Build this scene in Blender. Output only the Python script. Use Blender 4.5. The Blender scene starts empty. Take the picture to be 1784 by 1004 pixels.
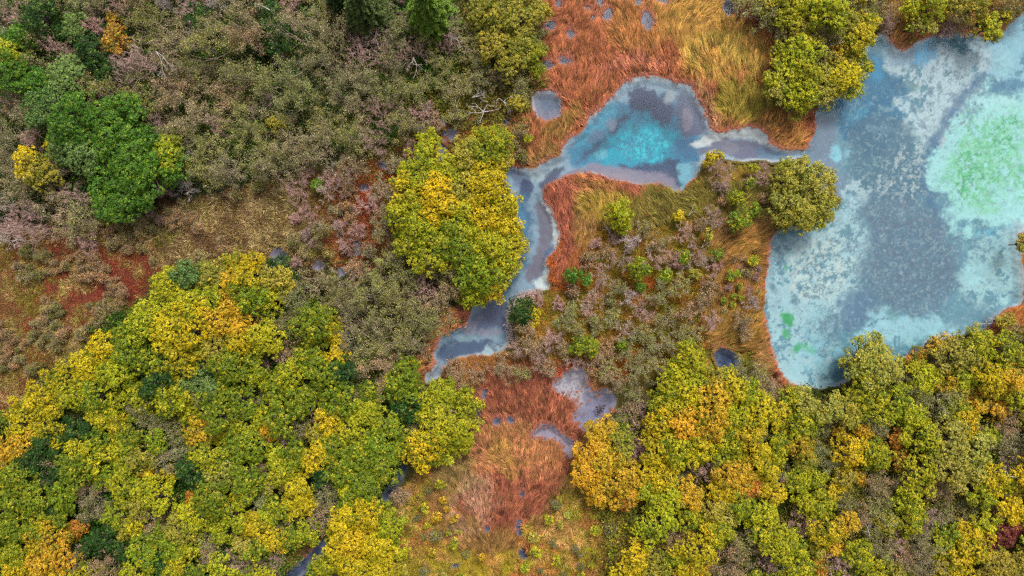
import bpy, math, random
import numpy as np
from mathutils import Vector

# ------------------------------------------------------------------ camera, sky, sun, exposure
S = 16.0            # photo pixels per metre on the water
H = 84.0            # height the drone hovers at
FW, FH = 1784, 1004
sc = bpy.context.scene
COL = sc.collection
cam = bpy.data.cameras.new('camera')
cam.sensor_width = 36.0
cam.lens = 36.0 * H / (FW / S)
cam.clip_end = 5000
cam_o = bpy.data.objects.new('camera', cam)
cam_o.location = (0, 0, H)
COL.objects.link(cam_o)
sc.camera = cam_o

SUN_EL, SUN_AZ = math.radians(58), math.radians(20)     # high, veiled sun
world = bpy.data.worlds.new('World')
sc.world = world
world.use_nodes = True
wn = world.node_tree
wn.nodes.clear()
wo = wn.nodes.new('ShaderNodeOutputWorld')
bg = wn.nodes.new('ShaderNodeBackground')
sky = wn.nodes.new('ShaderNodeTexSky')
sky.sky_type = 'NISHITA'
sky.sun_disc = False
sky.sun_elevation = SUN_EL
sky.sun_rotation = SUN_AZ
sky.air_density = 1.0
sky.dust_density = 6.0
bg.inputs['Strength'].default_value = 0.13
hs = wn.nodes.new('ShaderNodeHueSaturation')
hs.inputs['Saturation'].default_value = 0.35
wn.links.new(sky.outputs[0], hs.inputs['Color'])
wn.links.new(hs.outputs[0], bg.inputs['Color'])
wn.links.new(bg.outputs[0], wo.inputs['Surface'])
sun = bpy.data.lights.new('sun', 'SUN')
sun.energy = 2.2
sun.angle = math.radians(12)
sun.color = (1.0, 0.95, 0.87)
sun_o = bpy.data.objects.new('sun', sun)
sd = Vector((math.sin(SUN_AZ) * math.cos(SUN_EL), math.cos(SUN_AZ) * math.cos(SUN_EL), math.sin(SUN_EL)))
sun_o.rotation_euler = sd.to_track_quat('Z', 'Y').to_euler()
sun_o.location = (0, 0, 60)
COL.objects.link(sun_o)
sc.view_settings.view_transform = 'Standard'
sc.view_settings.look = 'None'
sc.view_settings.exposure = 0.86
sc.view_settings.gamma = 1.0
sc.view_settings.use_curve_mapping = False
sc.render.engine = 'CYCLES'
sc.cycles.max_bounces = 6
sc.cycles.transparent_max_bounces = 6
sc.cycles.diffuse_bounces = 4
sc.cycles.use_denoising = False
sc.cycles.pixel_filter_type = 'BLACKMAN_HARRIS'
sc.cycles.filter_width = 1.3

# ------------------------------------------------------------------ small helpers
rng = np.random.default_rng(7)
random.seed(7)
ALB = 0.62          # albedo of a thing that shows as a given colour when the open sky lights it

def W(px, py, z=0.0):
    return ((px - 892) / S, (502 - py) / S, z)

BEDK = 0.50
def lin(c, k=ALB):
    c = np.asarray(c, float) / 255.0
    l = np.where(c <= 0.04045, c / 12.92, ((c + 0.055) / 1.055) ** 2.4)
    return l * k

def _hash(ix, iy, seed):
    h = (ix.astype(np.int64) * 374761393 + iy.astype(np.int64) * 668265263 + seed * 1442695041) & 0xffffffff
    h = ((h ^ (h >> 13)) * 1274126177) & 0xffffffff
    h = h ^ (h >> 16)
    return (h & 0xffffff) / float(0xffffff)

def vnoise(x, y, seed=0):
    ix, iy = np.floor(x), np.floor(y)
    fx, fy = x - ix, y - iy
    ux, uy = fx * fx * (3 - 2 * fx), fy * fy * (3 - 2 * fy)
    a, b = _hash(ix, iy, seed), _hash(ix + 1, iy, seed)
    c, d = _hash(ix, iy + 1, seed), _hash(ix + 1, iy + 1, seed)
    return a + (b - a) * ux + (c - a) * uy + (a - b - c + d) * ux * uy

def fbm(x, y, scale, seed=0, octaves=4):
    """noise in 0..1 (mean .5), scale in photo pixels"""
    v, amp, tot, f = 0, 1.0, 0.0, 1.0 / scale
    for o in range(octaves):
        v = v + amp * vnoise(x * f + 17.3 * o, y * f - 9.1 * o, seed + o)
        tot += amp
        amp *= 0.55
        f *= 2.03
    return v / tot

def rough(x, y, scale, seed=0, octaves=6):
    v, amp, tot, f = 0, 1.0, 0.0, 1.0 / scale
    for o in range(octaves):
        v = v + amp * vnoise(x * f + 17.3 * o, y * f - 9.1 * o, seed + o)
        tot += amp
        amp *= 0.72
        f *= 2.07
    return np.clip((v / tot - .5) * 1.7 + .5, 0, 1)

def smooth(a, b, x):
    t = np.clip((x - a) / (b - a), 0, 1)
    return t * t * (3 - 2 * t)

def chaikin(p, n=2):
    p = np.asarray(p, float)
    for _ in range(n):
        q = np.roll(p, -1, axis=0)
        p = np.stack([p * 0.75 + q * 0.25, p * 0.25 + q * 0.75], 1).reshape(-1, 2)
    return p

def sdf(poly, x, y, pad=60.0, far=999.0):
    """signed distance (negative inside), exact only near the outline's box"""
    poly = np.asarray(poly, float)
    out = np.full(x.shape, far)
    lo, hi = poly.min(0) - pad, poly.max(0) + pad
    m = (x > lo[0]) & (x < hi[0]) & (y > lo[1]) & (y < hi[1])
    if not m.any():
        return out
    X, Y = x[m], y[m]
    best = np.full(X.shape, 1e18)
    inside = np.zeros(X.shape, bool)
    n = len(poly)
    for i in range(n):
        x1, y1 = poly[i]
        x2, y2 = poly[(i + 1) % n]
        dx, dy = x2 - x1, y2 - y1
        L = dx * dx + dy * dy + 1e-9
        t = np.clip(((X - x1) * dx + (Y - y1) * dy) / L, 0, 1)
        best = np.minimum(best, (X - x1 - t * dx) ** 2 + (Y - y1 - t * dy) ** 2)
        if y1 != y2:
            c = ((y1 > Y) != (y2 > Y)) & (X < (x2 - x1) * (Y - y1) / (y2 - y1) + x1)
            inside ^= c
    d = np.sqrt(best)
    out[m] = np.where(inside, -d, d)
    return out

def ell(cx, cy, rx, ry, rot=0, n=14):
    a = np.linspace(0, 2 * math.pi, n, endpoint=False)
    r = math.radians(rot)
    ex, ey = rx * np.cos(a), ry * np.sin(a)
    return [(cx + u * math.cos(r) - v * math.sin(r), cy + u * math.sin(r) + v * math.cos(r)) for u, v in zip(ex, ey)]

def mesh_np(name, V, F, cols=None, smooth_shade=False, attr='col'):
    """V (n,3), F (m,k) -> mesh; cols (n,3) linear point colours"""
    me = bpy.data.meshes.new(name)
    V = np.asarray(V, np.float32)
    F = np.asarray(F, np.int32)
    me.vertices.add(len(V))
    me.vertices.foreach_set('co', V.ravel())
    k = F.shape[1]
    me.loops.add(F.size)
    me.loops.foreach_set('vertex_index', F.ravel())
    me.polygons.add(len(F))
    me.polygons.foreach_set('loop_start', np.arange(0, F.size, k, dtype=np.int32))
    me.polygons.foreach_set('loop_total', np.full(len(F), k, np.int32))
    if smooth_shade:
        me.polygons.foreach_set('use_smooth', np.ones(len(F), bool))
    me.update(calc_edges=True)
    if cols is not None:
        a = me.color_attributes.new(attr, 'FLOAT_COLOR', 'POINT')
        c4 = np.ones((len(V), 4), np.float32)
        c4[:, :3] = cols
        a.data.foreach_set('color', c4.ravel())
    return me

def link(name, me, mat=None, parent=None):
    o = bpy.data.objects.new(name, me)
    COL.objects.link(o)
    if mat is not None and not me.materials:
        me.materials.append(mat)
    if parent is not None:
        o.parent = parent
    return o

# ------------------------------------------------------------------ materials
class NT:
    def __init__(s, name):
        s.m = bpy.data.materials.new(name)
        s.m.use_nodes = True
        s.t = s.m.node_tree
        s.t.nodes.clear()
        s.out = s.t.nodes.new('ShaderNodeOutputMaterial')
    def n(s, kind, **kw):
        nd = s.t.nodes.new('ShaderNode' + kind)
        for k, v in kw.items():
            setattr(nd, k, v)
        return nd
    def l(s, a, b):
        s.t.links.new(a, b)
    def math(s, op, a, b=None, clamp=False):
        nd = s.n('Math', operation=op, use_clamp=clamp)
        for i, v in enumerate((a, b)):
            if v is None:
                continue
            if isinstance(v, (int, float)):
                nd.inputs[i].default_value = v
            else:
                s.l(v, nd.inputs[i])
        return nd.outputs[0]
    def mix(s, fac, a, b, blend='MIX'):
        nd = s.n('Mix', data_type='RGBA', blend_type=blend)
        for sock, v in ((nd.inputs[0], fac), (nd.inputs[6], a), (nd.inputs[7], b)):
            if isinstance(v, (int, float)):
                sock.default_value = v
            elif isinstance(v, tuple):
                sock.default_value = (*v[:3], 1)
            else:
                s.l(v, sock)
        return nd.outputs[2]

def leaf_material(name, second, warm, rough=0.55, trans=0.3):
    """object colour = this plant's main leaf colour; its alpha = share of leaves already turned to it"""
    t = NT(name)
    at = t.n('Attribute', attribute_name='col')
    sep = t.n('SeparateColor')
    t.l(at.outputs['Color'], sep.inputs[0])
    oi = t.n('ObjectInfo')
    f = t.math('ADD', t.math('MULTIPLY', sep.outputs[1], 0.62), t.math('MULTIPLY', sep.outputs[0], 0.38))
    f = t.math('SUBTRACT', f, oi.outputs['Alpha'])
    f = t.math('MULTIPLY', f, 7.0, clamp=False)
    f = t.math('ADD', f, 0.5, clamp=True)
    c = t.mix(f, oi.outputs['Color'], second)
    w = t.math('GREATER_THAN', sep.outputs[2], 0.88)
    c = t.mix(t.math('MULTIPLY', w, 0.55), c, warm)
    v = t.math('ADD', t.math('MULTIPLY', sep.outputs[0], 0.7), t.math('ADD', t.math('MULTIPLY', sep.outputs[2], 0.55), 0.38))
    vv = t.n('CombineColor')
    for i in range(3):
        t.l(v, vv.inputs[i])
    c = t.mix(1.0, c, vv.outputs[0], 'MULTIPLY')
    p = t.n('BsdfPrincipled')
    t.l(c, p.inputs['Base Color'])
    p.inputs['Roughness'].default_value = rough
    p.inputs['Specular IOR Level'].default_value = 0.25
    tr = t.n('BsdfTranslucent')
    t.l(c, tr.inputs['Color'])
    mx = t.n('MixShader')
    mx.inputs[0].default_value = trans
    t.l(p.outputs[0], mx.inputs[1])
    t.l(tr.outputs[0], mx.inputs[2])
    t.l(mx.outputs[0], t.out.inputs['Surface'])
    return t.m

def bark_material(name, a, b, scale=9.0, use_obj=False):
    t = NT(name)
    tc = t.n('TexCoord')
    no = t.n('TexNoise')
    no.inputs['Scale'].default_value = scale
    no.inputs['Detail'].default_value = 6
    t.l(tc.outputs['Object'], no.inputs['Vector'])
    f = t.math('MULTIPLY', t.math('SUBTRACT', no.outputs[0], 0.33), 3.0, clamp=True)
    if use_obj:
        oi = t.n('ObjectInfo')
        dk = t.mix(0.45, oi.outputs['Color'], a)
        c = t.mix(f, dk, oi.outputs['Color'])
    else:
        c = t.mix(f, a, b)
    p = t.n('BsdfPrincipled')
    t.l(c, p.inputs['Base Color'])
    p.inputs['Roughness'].default_value = 0.85
    t.l(p.outputs[0], t.out.inputs['Surface'])
    return t.m

def attr_material(name, rough=0.8, scales=((0.9, 0.35), (5.0, 0.4)), trans=0.0, bump=0.0, spec=0.2):
    t = NT(name)
    at = t.n('Attribute', attribute_name='col')
    tc = t.n('TexCoord')
    c = at.outputs['Color']
    last = None
    for sc_, amp in scales:
        no = t.n('TexNoise')
        no.inputs['Scale'].default_value = sc_
        no.inputs['Detail'].default_value = 5
        no.inputs['Roughness'].default_value = 0.6
        t.l(tc.outputs['Object'], no.inputs['Vector'])
        v = t.math('ADD', t.math('MULTIPLY', t.math('SUBTRACT', no.outputs[0], 0.5), amp * 3), 1.0)
        vv = t.n('CombineColor')
        for i in range(3):
            t.l(v, vv.inputs[i])
        c = t.mix(1.0, c, vv.outputs[0], 'MULTIPLY')
        last = no
    p = t.n('BsdfPrincipled')
    t.l(c, p.inputs['Base Color'])
    p.inputs['Roughness'].default_value = rough
    p.inputs['Specular IOR Level'].default_value = spec
    if bump and last is not None:
        b = t.n('Bump')
        b.inputs['Strength'].default_value = bump
        b.inputs['Distance'].default_value = 0.08
        t.l(last.outputs[0], b.inputs['Height'])
        t.l(b.outputs[0], p.inputs['Normal'])
    sh = p.outputs[0]
    if trans:
        tr = t.n('BsdfTranslucent')
        t.l(c, tr.inputs['Color'])
        mx = t.n('MixShader')
        mx.inputs[0].default_value = trans
        t.l(sh, mx.inputs[1])
        t.l(tr.outputs[0], mx.inputs[2])
        sh = mx.outputs[0]
    t.l(sh, t.out.inputs['Surface'])
    return t.m

def water_material():
    t = NT('clear_water')
    tc = t.n('TexCoord')
    no = t.n('TexNoise')
    no.inputs['Scale'].default_value = 2.2
    no.inputs['Detail'].default_value = 4
    t.l(tc.outputs['Object'], no.inputs['Vector'])
    b = t.n('Bump')
    b.inputs['Strength'].default_value = 0.06
    b.inputs['Distance'].default_value = 0.02
    t.l(no.outputs[0], b.inputs['Height'])
    tr = t.n('BsdfTransparent')
    tr.inputs['Color'].default_value = (0.945, 0.975, 0.97, 1)
    gl = t.n('BsdfGlossy')
    gl.inputs['Roughness'].default_value = 0.12
    t.l(b.outputs[0], gl.inputs['Normal'])
    fr = t.n('Fresnel')
    fr.inputs['IOR'].default_value = 1.333
    t.l(b.outputs[0], fr.inputs['Normal'])
    mx = t.n('MixShader')
    ge = t.n('NewGeometry')      # light coming up out of the water passes
    t.l(t.math('MULTIPLY', fr.outputs[0], t.math('SUBTRACT', 1.0, ge.outputs['Backfacing'])), mx.inputs[0])
    t.l(tr.outputs[0], mx.inputs[1])
    t.l(gl.outputs[0], mx.inputs[2])
    t.l(mx.outputs[0], t.out.inputs['Surface'])
    return t.m

M_LEAF = leaf_material('broad_leaves', tuple(lin((98, 122, 12))), tuple(lin((214, 186, 34))))
M_DARK = leaf_material('dark_green_leaves', tuple(lin((44, 84, 20))), tuple(lin((128, 150, 60))))  # own leaf colours of the dark green and blue green trees
M_FRESH = leaf_material('fresh_leaves', tuple(lin((62, 112, 20))), tuple(lin((150, 168, 40))))
M_WILL = leaf_material('willow_leaves', tuple(lin((118, 126, 58))), tuple(lin((165, 140, 80))), rough=0.7, trans=0.2)
M_NEED = leaf_material('needles', tuple(lin((70, 96, 22))), tuple(lin((90, 120, 30))), trans=0.1)
M_BARK = bark_material('grey_bark', tuple(lin((70, 60, 50))), tuple(lin((120, 105, 92))))
M_TWIG = bark_material('twigs', tuple(lin((88, 70, 60))), (0, 0, 0), 3.0, use_obj=True)
M_DEAD = bark_material('bleached_wood', tuple(lin((140, 130, 122))), tuple(lin((212, 204, 196))), 6.0)
M_GROUND = attr_material('boggy_ground', 0.9, ((0.8, 0.25), (5.0, 0.45)), bump=0.25)
M_BED = attr_material('chalk_bed', 0.9, ((1.6, 0.12), (6.5, 0.16)), bump=0.0)
M_BLADE = attr_material('dry_grass', 0.65, ((1.2, 0.12),), trans=0.25)
M_HERB = attr_material('herb_leaves', 0.65, ((1.5, 0.15),), trans=0.25)
M_WATER = water_material()

# ------------------------------------------------------------------ water bodies (photo pixel outlines)
LAKE = [(2050, -40), (1830, 0), (1784, 24), (1753, 44), (1748, 61), (1729, 69), (1712, 66), (1692, 59), (1651, 58), (1624, 64), (1590, 75),
        (1577, 90), (1563, 86), (1550, 71), (1538, 58), (1520, 70), (1500, 91), (1502, 105), (1506, 122), (1497, 140), (1480, 158),
        (1458, 172), (1428, 182), (1419, 203), (1418, 230), (1411, 251), (1398, 268), (1400, 285), (1418, 300), (1432, 325), (1432, 355),
        (1418, 382), (1385, 396), (1357, 401), (1343, 418), (1336, 442), (1335, 482), (1330, 520), (1328, 547), (1336, 577), (1343, 611),
        (1353, 642), (1367, 665), (1387, 669), (1401, 674), (1428, 676), (1475, 668), (1482, 655), (1500, 645), (1550, 640), (1580, 622),
        (1597, 614), (1621, 593), (1645, 588), (1685, 580), (1726, 575), (1729, 560), (1739, 543), (1760, 537), (1780, 530), (1782, 499),
        (1783, 476), (1777, 459), (1780, 432), (1773, 411), (1790, 395), (1900, 380), (2050, 360)]
POOL = [(1123, 132), (1088, 146), (1064, 173), (1044, 191), (1022, 210), (1020, 225), (1003, 237), (983, 252), (976, 276), (959, 278),
        (942, 291), (925, 298), (898, 290), (871, 295), (878, 322), (890, 339), (896, 355), (898, 384), (906, 418), (908, 435),
        (897, 455), (890, 479), (878, 497), (866, 516), (848, 527), (823, 533), (819, 558), (810, 570), (779, 577), (761, 594), (757, 618),
        (759, 638), (739, 660), (747, 670), (769, 652), (776, 636), (803, 625), (830, 621), (867, 623), (878, 608), (888, 594),
        (888, 567), (883, 547), (888, 530), (905, 513), (932, 504), (957, 504), (955, 476), (952, 455), (969, 442), (977, 421),
        (972, 394), (962, 364), (945, 347), (944, 333), (959, 322), (999, 306), (1023, 300), (1050, 306), (1074, 318), (1108, 320),
        (1142, 323), (1176, 336), (1190, 336), (1204, 318), (1214, 305), (1219, 284), (1231, 269), (1248, 263), (1265, 279), (1296, 281),
        (1333, 278), (1352, 284), (1384, 273), (1403, 276), (1403, 264), (1384, 264), (1357, 261), (1341, 252), (1336, 237), (1319, 225),
        (1299, 223), (1272, 230), (1245, 234), (1236, 227), (1231, 203), (1218, 176), (1204, 152), (1184, 146), (1155, 139)]
MUD = [(976, 655), (1000, 636), (1016, 645), (1025, 668), (1030, 688), (1050, 676), (1067, 684), (1072, 701), (1064, 718), (1047, 732),
       (1030, 749), (1016, 750), (1000, 737), (996, 725), (1005, 711), (993, 694), (966, 683), (962, 671)]
SEEP = [(922, 762), (935, 745), (955, 737), (969, 745), (976, 757), (1006, 771), (1003, 789), (993, 803), (984, 799), (979, 783),
        (967, 764), (939, 769)]
ROUND = [(931, 163), (950, 160), (972, 163), (981, 180), (980, 195), (970, 210), (945, 214), (936, 205), (931, 190), (928, 175)]
BODIES = [('lake', LAKE), ('teal', POOL), ('mud', MUD), ('seep', SEEP), ('round', ROUND)]
SMALL = [
    ('drop', [(1061, 14), (1068, 24), (1067, 36), (1058, 39), (1049, 33), (1052, 24)]),
    ('drop', [(1122, 20), (1131, 26), (1140, 42), (1136, 54), (1127, 57), (1119, 44), (1120, 30)]),
    ('dot', ell(993, 62, 6, 8)), ('dot', ell(953, 116, 13, 9, 10)), ('dot', ell(985, 108, 11, 7, 20)), ('dot', ell(956, 45, 9, 9)),
    ('dot', ell(971, 8, 5, 6)), ('dot', ell(1023, 18, 6, 5)), ('dot', ell(1033, 34, 4, 4)), ('dot', ell(1045, 5, 5, 8)),
    ('dot', ell(1152, 3, 8, 6)), ('dot', ell(1110, 6, 7, 6)), ('dot', ell(1090, 0, 9, 4)),
    ('grey', ell(487, 446, 14, 13, 20)), ('grey', ell(622, 431, 7, 15)), ('grey', ell(555, 464, 8, 6)), ('grey', ell(596, 474, 6, 7)),
    ('grey', ell(785, 236, 14, 11, -20)), ('grey', ell(770, 263, 8, 19, 10)), ('grey', ell(668, 288, 8, 7)), ('grey', ell(636, 327, 9, 6, -30)),
    ('grey', ell(883, 214, 5, 7)), ('grey', ell(654, 404, 4, 6)), ('grey', ell(773, 214, 4, 6)),
    ('dot', ell(867, 737, 6, 6)), ('dot', ell(890, 733, 7, 5, 20)), ('dot', ell(846, 688, 4, 10)), ('dot', ell(831, 722, 4, 9)),
    ('dark', [(903, 906), (897, 921), (899, 933), (915, 933), (914, 925), (906, 919), (907, 908)]),
    ('dark', [(903, 955), (915, 952), (921, 972), (910, 975)]),
    ('dark', ell(796, 984, 9, 4, -15)), ('dark', ell(849, 922, 4, 5)), ('dark', ell(909, 862, 3, 6)),
    ('dark', [(1242, 611), (1258, 606), (1286, 621), (1288, 635), (1265, 654), (1253, 638)]),
    ('dark', ell(1268, 16, 9, 16)),
    ('stream', [(700, 808), (709, 815), (700, 833), (688, 852), (676, 872), (664, 870), (676, 846), (690, 830)]),
    ('stream', [(480, 1012), (508, 989), (538, 966), (563, 936), (567, 955), (545, 985), (520, 1006), (500, 1030), (470, 1030)]),
]
POLY = {}
WATERS = []
for nm, p in BODIES + SMALL:
    WATERS.append((nm, chaikin(p, 2 if len(p) > 12 else 3)))

def shore_noise(x, y):
    return (fbm(x, y, 26, 5, 3) - 0.5) * 9 + (fbm(x, y, 8, 9, 3) - 0.5) * 9

def amp_of(p):
    return 0.6 if len(p) > 90 else 0.28

def off_of(p):
    return 0.0 if len(p) > 90 else 1.2

def water_sdf(x, y):
    d = np.full(x.shape, 999.0)
    for nm, p in WATERS:
        q = sdf(p, x, y)
        d = np.minimum(d, q + np.where(q < 60, shore_noise(x, y) * amp_of(p), 0) - off_of(p))
    return d

# ------------------------------------------------------------------ painting by outlined patches
def paint(x, y, base, patches, seed=50, k=ALB, warp=0.0):
    """patches: (outline, colour, edge softness, edge raggedness, opacity, mottle share or None, mottle size)"""
    c = np.empty(x.shape + (3,))
    c[:] = lin(base, k)
    if warp:
        x, y = x + (fbm(x, y, 34, seed + 7, 5) - .5) * 2 * warp, y + (fbm(x, y, 34, seed + 17, 5) - .5) * 2 * warp
    for i, (poly, colr, soft, rag, op, mot, msz) in enumerate(patches):
        d = sdf(chaikin(poly, 2), x, y, pad=soft + rag + 10)
        m = d < soft + rag + 8
        if not m.any():
            continue
        X, Y = x[m], y[m]
        dd = d[m] + (rough(X, Y, max(rag, 5) * 2.0, seed + i, 6) - 0.5) * 2.2 * rag
        a = (1 - smooth(-soft, soft, dd)) * op
        if mot is not None:
            n = rough(X, Y, msz * .75, seed + 31 + i, 6)
            a = a * smooth(0.5 + (0.5 - mot) * 0.7 - 0.055, 0.5 + (0.5 - mot) * 0.7 + 0.055, n)
        c[m] = c[m] * (1 - a[:, None]) + lin(colr, k)[None] * a[:, None]
    return c

LAKE_P = [
    ([(1590, 60), (1740, 60), (1745, 130), (1700, 210), (1650, 270), (1605, 250), (1570, 190), (1545, 110)], (172, 194, 204), 8, 26, .95, .74, 34),
    ([(1740, 50), (1850, -20), (1850, 160), (1745, 150), (1725, 110)], (140, 184, 202), 12, 18, .9, .75, 30),
    (ell(1764, 105, 14, 20), (150, 195, 205), 3, 6, .7, None, 0),
    ([(1712, 120), (1740, 130), (1800, 135), (1800, 150), (1720, 150)], (75, 118, 148), 4, 10, .8, None, 0),
    ([(1500, 90), (1545, 90), (1570, 130), (1575, 190), (1550, 250), (1500, 270), (1450, 200), (1480, 165), (1510, 140)], (44, 104, 140), 10, 24, .88, .8, 34),
    ([(1540, 65), (1610, 80), (1590, 120), (1550, 105)], (120, 150, 172), 6, 8, .8, None, 0),
    (ell(1619, 92, 20, 24), (70, 150, 192), 6, 10, .9, None, 0),
    (ell(1532, 118, 14, 22), (50, 130, 170), 5, 10, .8, None, 0),
    (ell(1500, 190, 28, 10, -20), (70, 150, 180), 4, 10, .6, .6, 14),
    (ell(1543, 222, 26, 9, 10), (125, 180, 200), 3, 8, .8, .7, 14),
    ([(1418, 195), (1450, 195), (1470, 260), (1480, 330), (1440, 400), (1430, 320), (1408, 270)], (116, 126, 150), 12, 14, .7, None, 0),
    ([(1480, 230), (1560, 190), (1640, 280), (1640, 340), (1560, 380), (1490, 320)], (72, 104, 126), 14, 22, .75, None, 0),
    ([(1545, 260), (1640, 230), (1650, 330), (1530, 370)], (172, 184, 186), 10, 20, .75, .34, 9),
    ([(1620, 190), (1660, 210), (1650, 330), (1620, 330), (1600, 250)], (160, 178, 182), 10, 20, .8, .38, 8),
    (ell(1463, 265, 12, 14), (130, 190, 208), 3, 5, .9, None, 0),
    (ell(1486, 266, 6, 12), (125, 170, 190), 3, 5, .8, None, 0),
    (ell(1500, 332, 24, 28, 20), (164, 188, 196), 6, 18, .85, .5, 12),
    ([(1700, 130), (1722, 140), (1690, 190), (1650, 240), (1640, 300), (1640, 350), (1670, 400), (1640, 400), (1615, 330), (1620, 250)], (66, 104, 138), 8, 8, .85, None, 0),
    # the rounded aqua shoal and its green weed
    ([(1735, 150), (1700, 185), (1672, 215), (1650, 250), (1640, 300), (1648, 350), (1672, 385), (1720, 398), (1775, 396), (1860, 380), (1860, 150), (1780, 145)], (152, 204, 206), 8, 30, 1, None, 0),
    ([(1725, 190), (1800, 180), (1800, 340), (1745, 375), (1680, 360), (1650, 300), (1680, 240)], (134, 200, 170), 12, 20, .85, .6, 22),
    ([(1725, 190), (1800, 180), (1800, 340), (1745, 365), (1680, 350), (1650, 300), (1680, 240)], (100, 180, 130), 18, 34, .75, .44, 9),
    (ell(1700, 300, 42, 58, 20), (64, 158, 92), 14, 16, .75, .36, 7),
    (ell(1768, 225, 30, 40), (48, 154, 84), 12, 16, .8, .38, 8),
    (ell(1740, 170, 40, 14), (168, 212, 214), 8, 8, .7, .7, 14),
    (ell(1755, 350, 34, 34), (150, 200, 205), 8, 14, .7, .6, 25),
    ([(1735, 395), (1800, 380), (1800, 420), (1770, 420), (1700, 410)], (100, 168, 192), 8, 12, .8, None, 0),
    # pale mottled floor in the west and the smooth slate floor in the middle
    ([(1365, 415), (1430, 400), (1470, 360), (1500, 340), (1530, 400), (1520, 470), (1500, 520), (1460, 560), (1470, 640), (1440, 690), (1370, 680), (1330, 600), (1325, 450)], (156, 190, 200), 10, 22, .95, .68, 18),
    ([(1380, 430), (1480, 380), (1500, 500), (1440, 520), (1380, 520)], (186, 202, 200), 12, 18, .85, .48, 10),
    ([(1350, 420), (1390, 410), (1370, 480), (1345, 560), (1335, 480)], (96, 122, 145), 10, 14, .55, .5, 14),
    ([(1500, 340), (1640, 350), (1690, 420), (1692, 500), (1660, 560), (1545, 548), (1500, 520), (1520, 440)], (86, 114, 136), 16, 26, .9, None, 0),
    ([(1490, 330), (1640, 350), (1700, 420), (1692, 520), (1560, 560), (1480, 520)], (120, 142, 158), 18, 20, .5, .38, 6),
    ([(1500, 340), (1640, 350), (1692, 480), (1545, 548)], (92, 104, 124), 18, 20, .6, .36, 9),
    ([(1480, 500), (1530, 520), (1525, 560), (1490, 580), (1470, 560)], (88, 116, 146), 8, 12, .8, None, 0),
    ([(1445, 545), (1470, 550), (1465, 590), (1440, 595)], (84, 114, 140), 4, 10, .8, .8, 14),
    ([(1480, 600), (1520, 545), (1555, 530), (1580, 555), (1660, 560), (1680, 575), (1600, 600), (1520, 605)], (148, 194, 208), 9, 18, .85, .8, 24),
    (ell(1565, 550, 12, 9), (104, 150, 160), 4, 6, .7, None, 0),
    ([(1380, 430), (1520, 360), (1530, 480), (1470, 560), (1450, 640), (1390, 600)], (104, 132, 148), 12, 20, .85, .36, 8),
    ([(1600, 60), (1740, 60), (1720, 200), (1640, 260), (1590, 180)], (112, 132, 148), 12, 20, .75, .33, 10),
    (ell(1430, 620, 40, 30), (140, 190, 206), 16, 18, .7, .6, 20),
    (ell(1435, 560, 26, 34), (142, 188, 202), 14, 18, .6, .55, 20),
    ([(1690, 440), (1760, 400), (1790, 440), (1790, 500), (1760, 545), (1700, 530), (1685, 490)], (152, 190, 196), 12, 20, .9, .72, 18),
    (ell(1708, 475, 22, 22), (150, 198, 206), 8, 10, .8, None, 0),
    ([(1700, 410), (1760, 395), (1750, 460), (1690, 455)], (84, 128, 150), 6, 14, .75, .42, 11),
    ([(1765, 390), (1800, 380), (1790, 500), (1775, 535), (1768, 460)], (160, 178, 184), 8, 8, .7, None, 0),
    ([(1650, 555), (1760, 530), (1740, 560), (1680, 585), (1640, 580)], (112, 140, 158), 8, 12, .7, .6, 20),
    ([(1440, 180), (1800, 40), (1800, 560), (1360, 680), (1330, 420), (1440, 330)], (170, 192, 194), 20, 20, .30, .24, 7),
    ([(1440, 180), (1800, 40), (1800, 560), (1360, 680), (1330, 420), (1440, 330)], (84, 112, 132), 20, 20, .32, .24, 9),
    # green weed stains; the last patch is painted bush shade
    (ell(1376, 556, 12, 13, 20), (34, 150, 74), 5, 7, .9, None, 0),
    (ell(1374, 582, 8, 9), (44, 150, 84), 5, 5, .8, None, 0),
    (ell(1400, 604, 18, 7, -8), (48, 160, 92), 5, 6, .8, None, 0),
    (ell(1421, 612, 8, 8), (80, 170, 130), 6, 6, .6, None, 0),
    (ell(1375, 463, 5, 5), (90, 160, 110), 3, 3, .7, None, 0),
    (ell(1612, 606, 26, 12, -25), (40, 110, 100), 8, 8, .8, .7, 12),
    (ell(1604, 145, 14, 5, 10), (110, 150, 140), 4, 4, .6, None, 0),
    (ell(1470, 650, 18, 22), (52, 84, 100), 8, 8, .7, None, 0),  # shade beside the overhanging bush, painted into the bed colour
]
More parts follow.
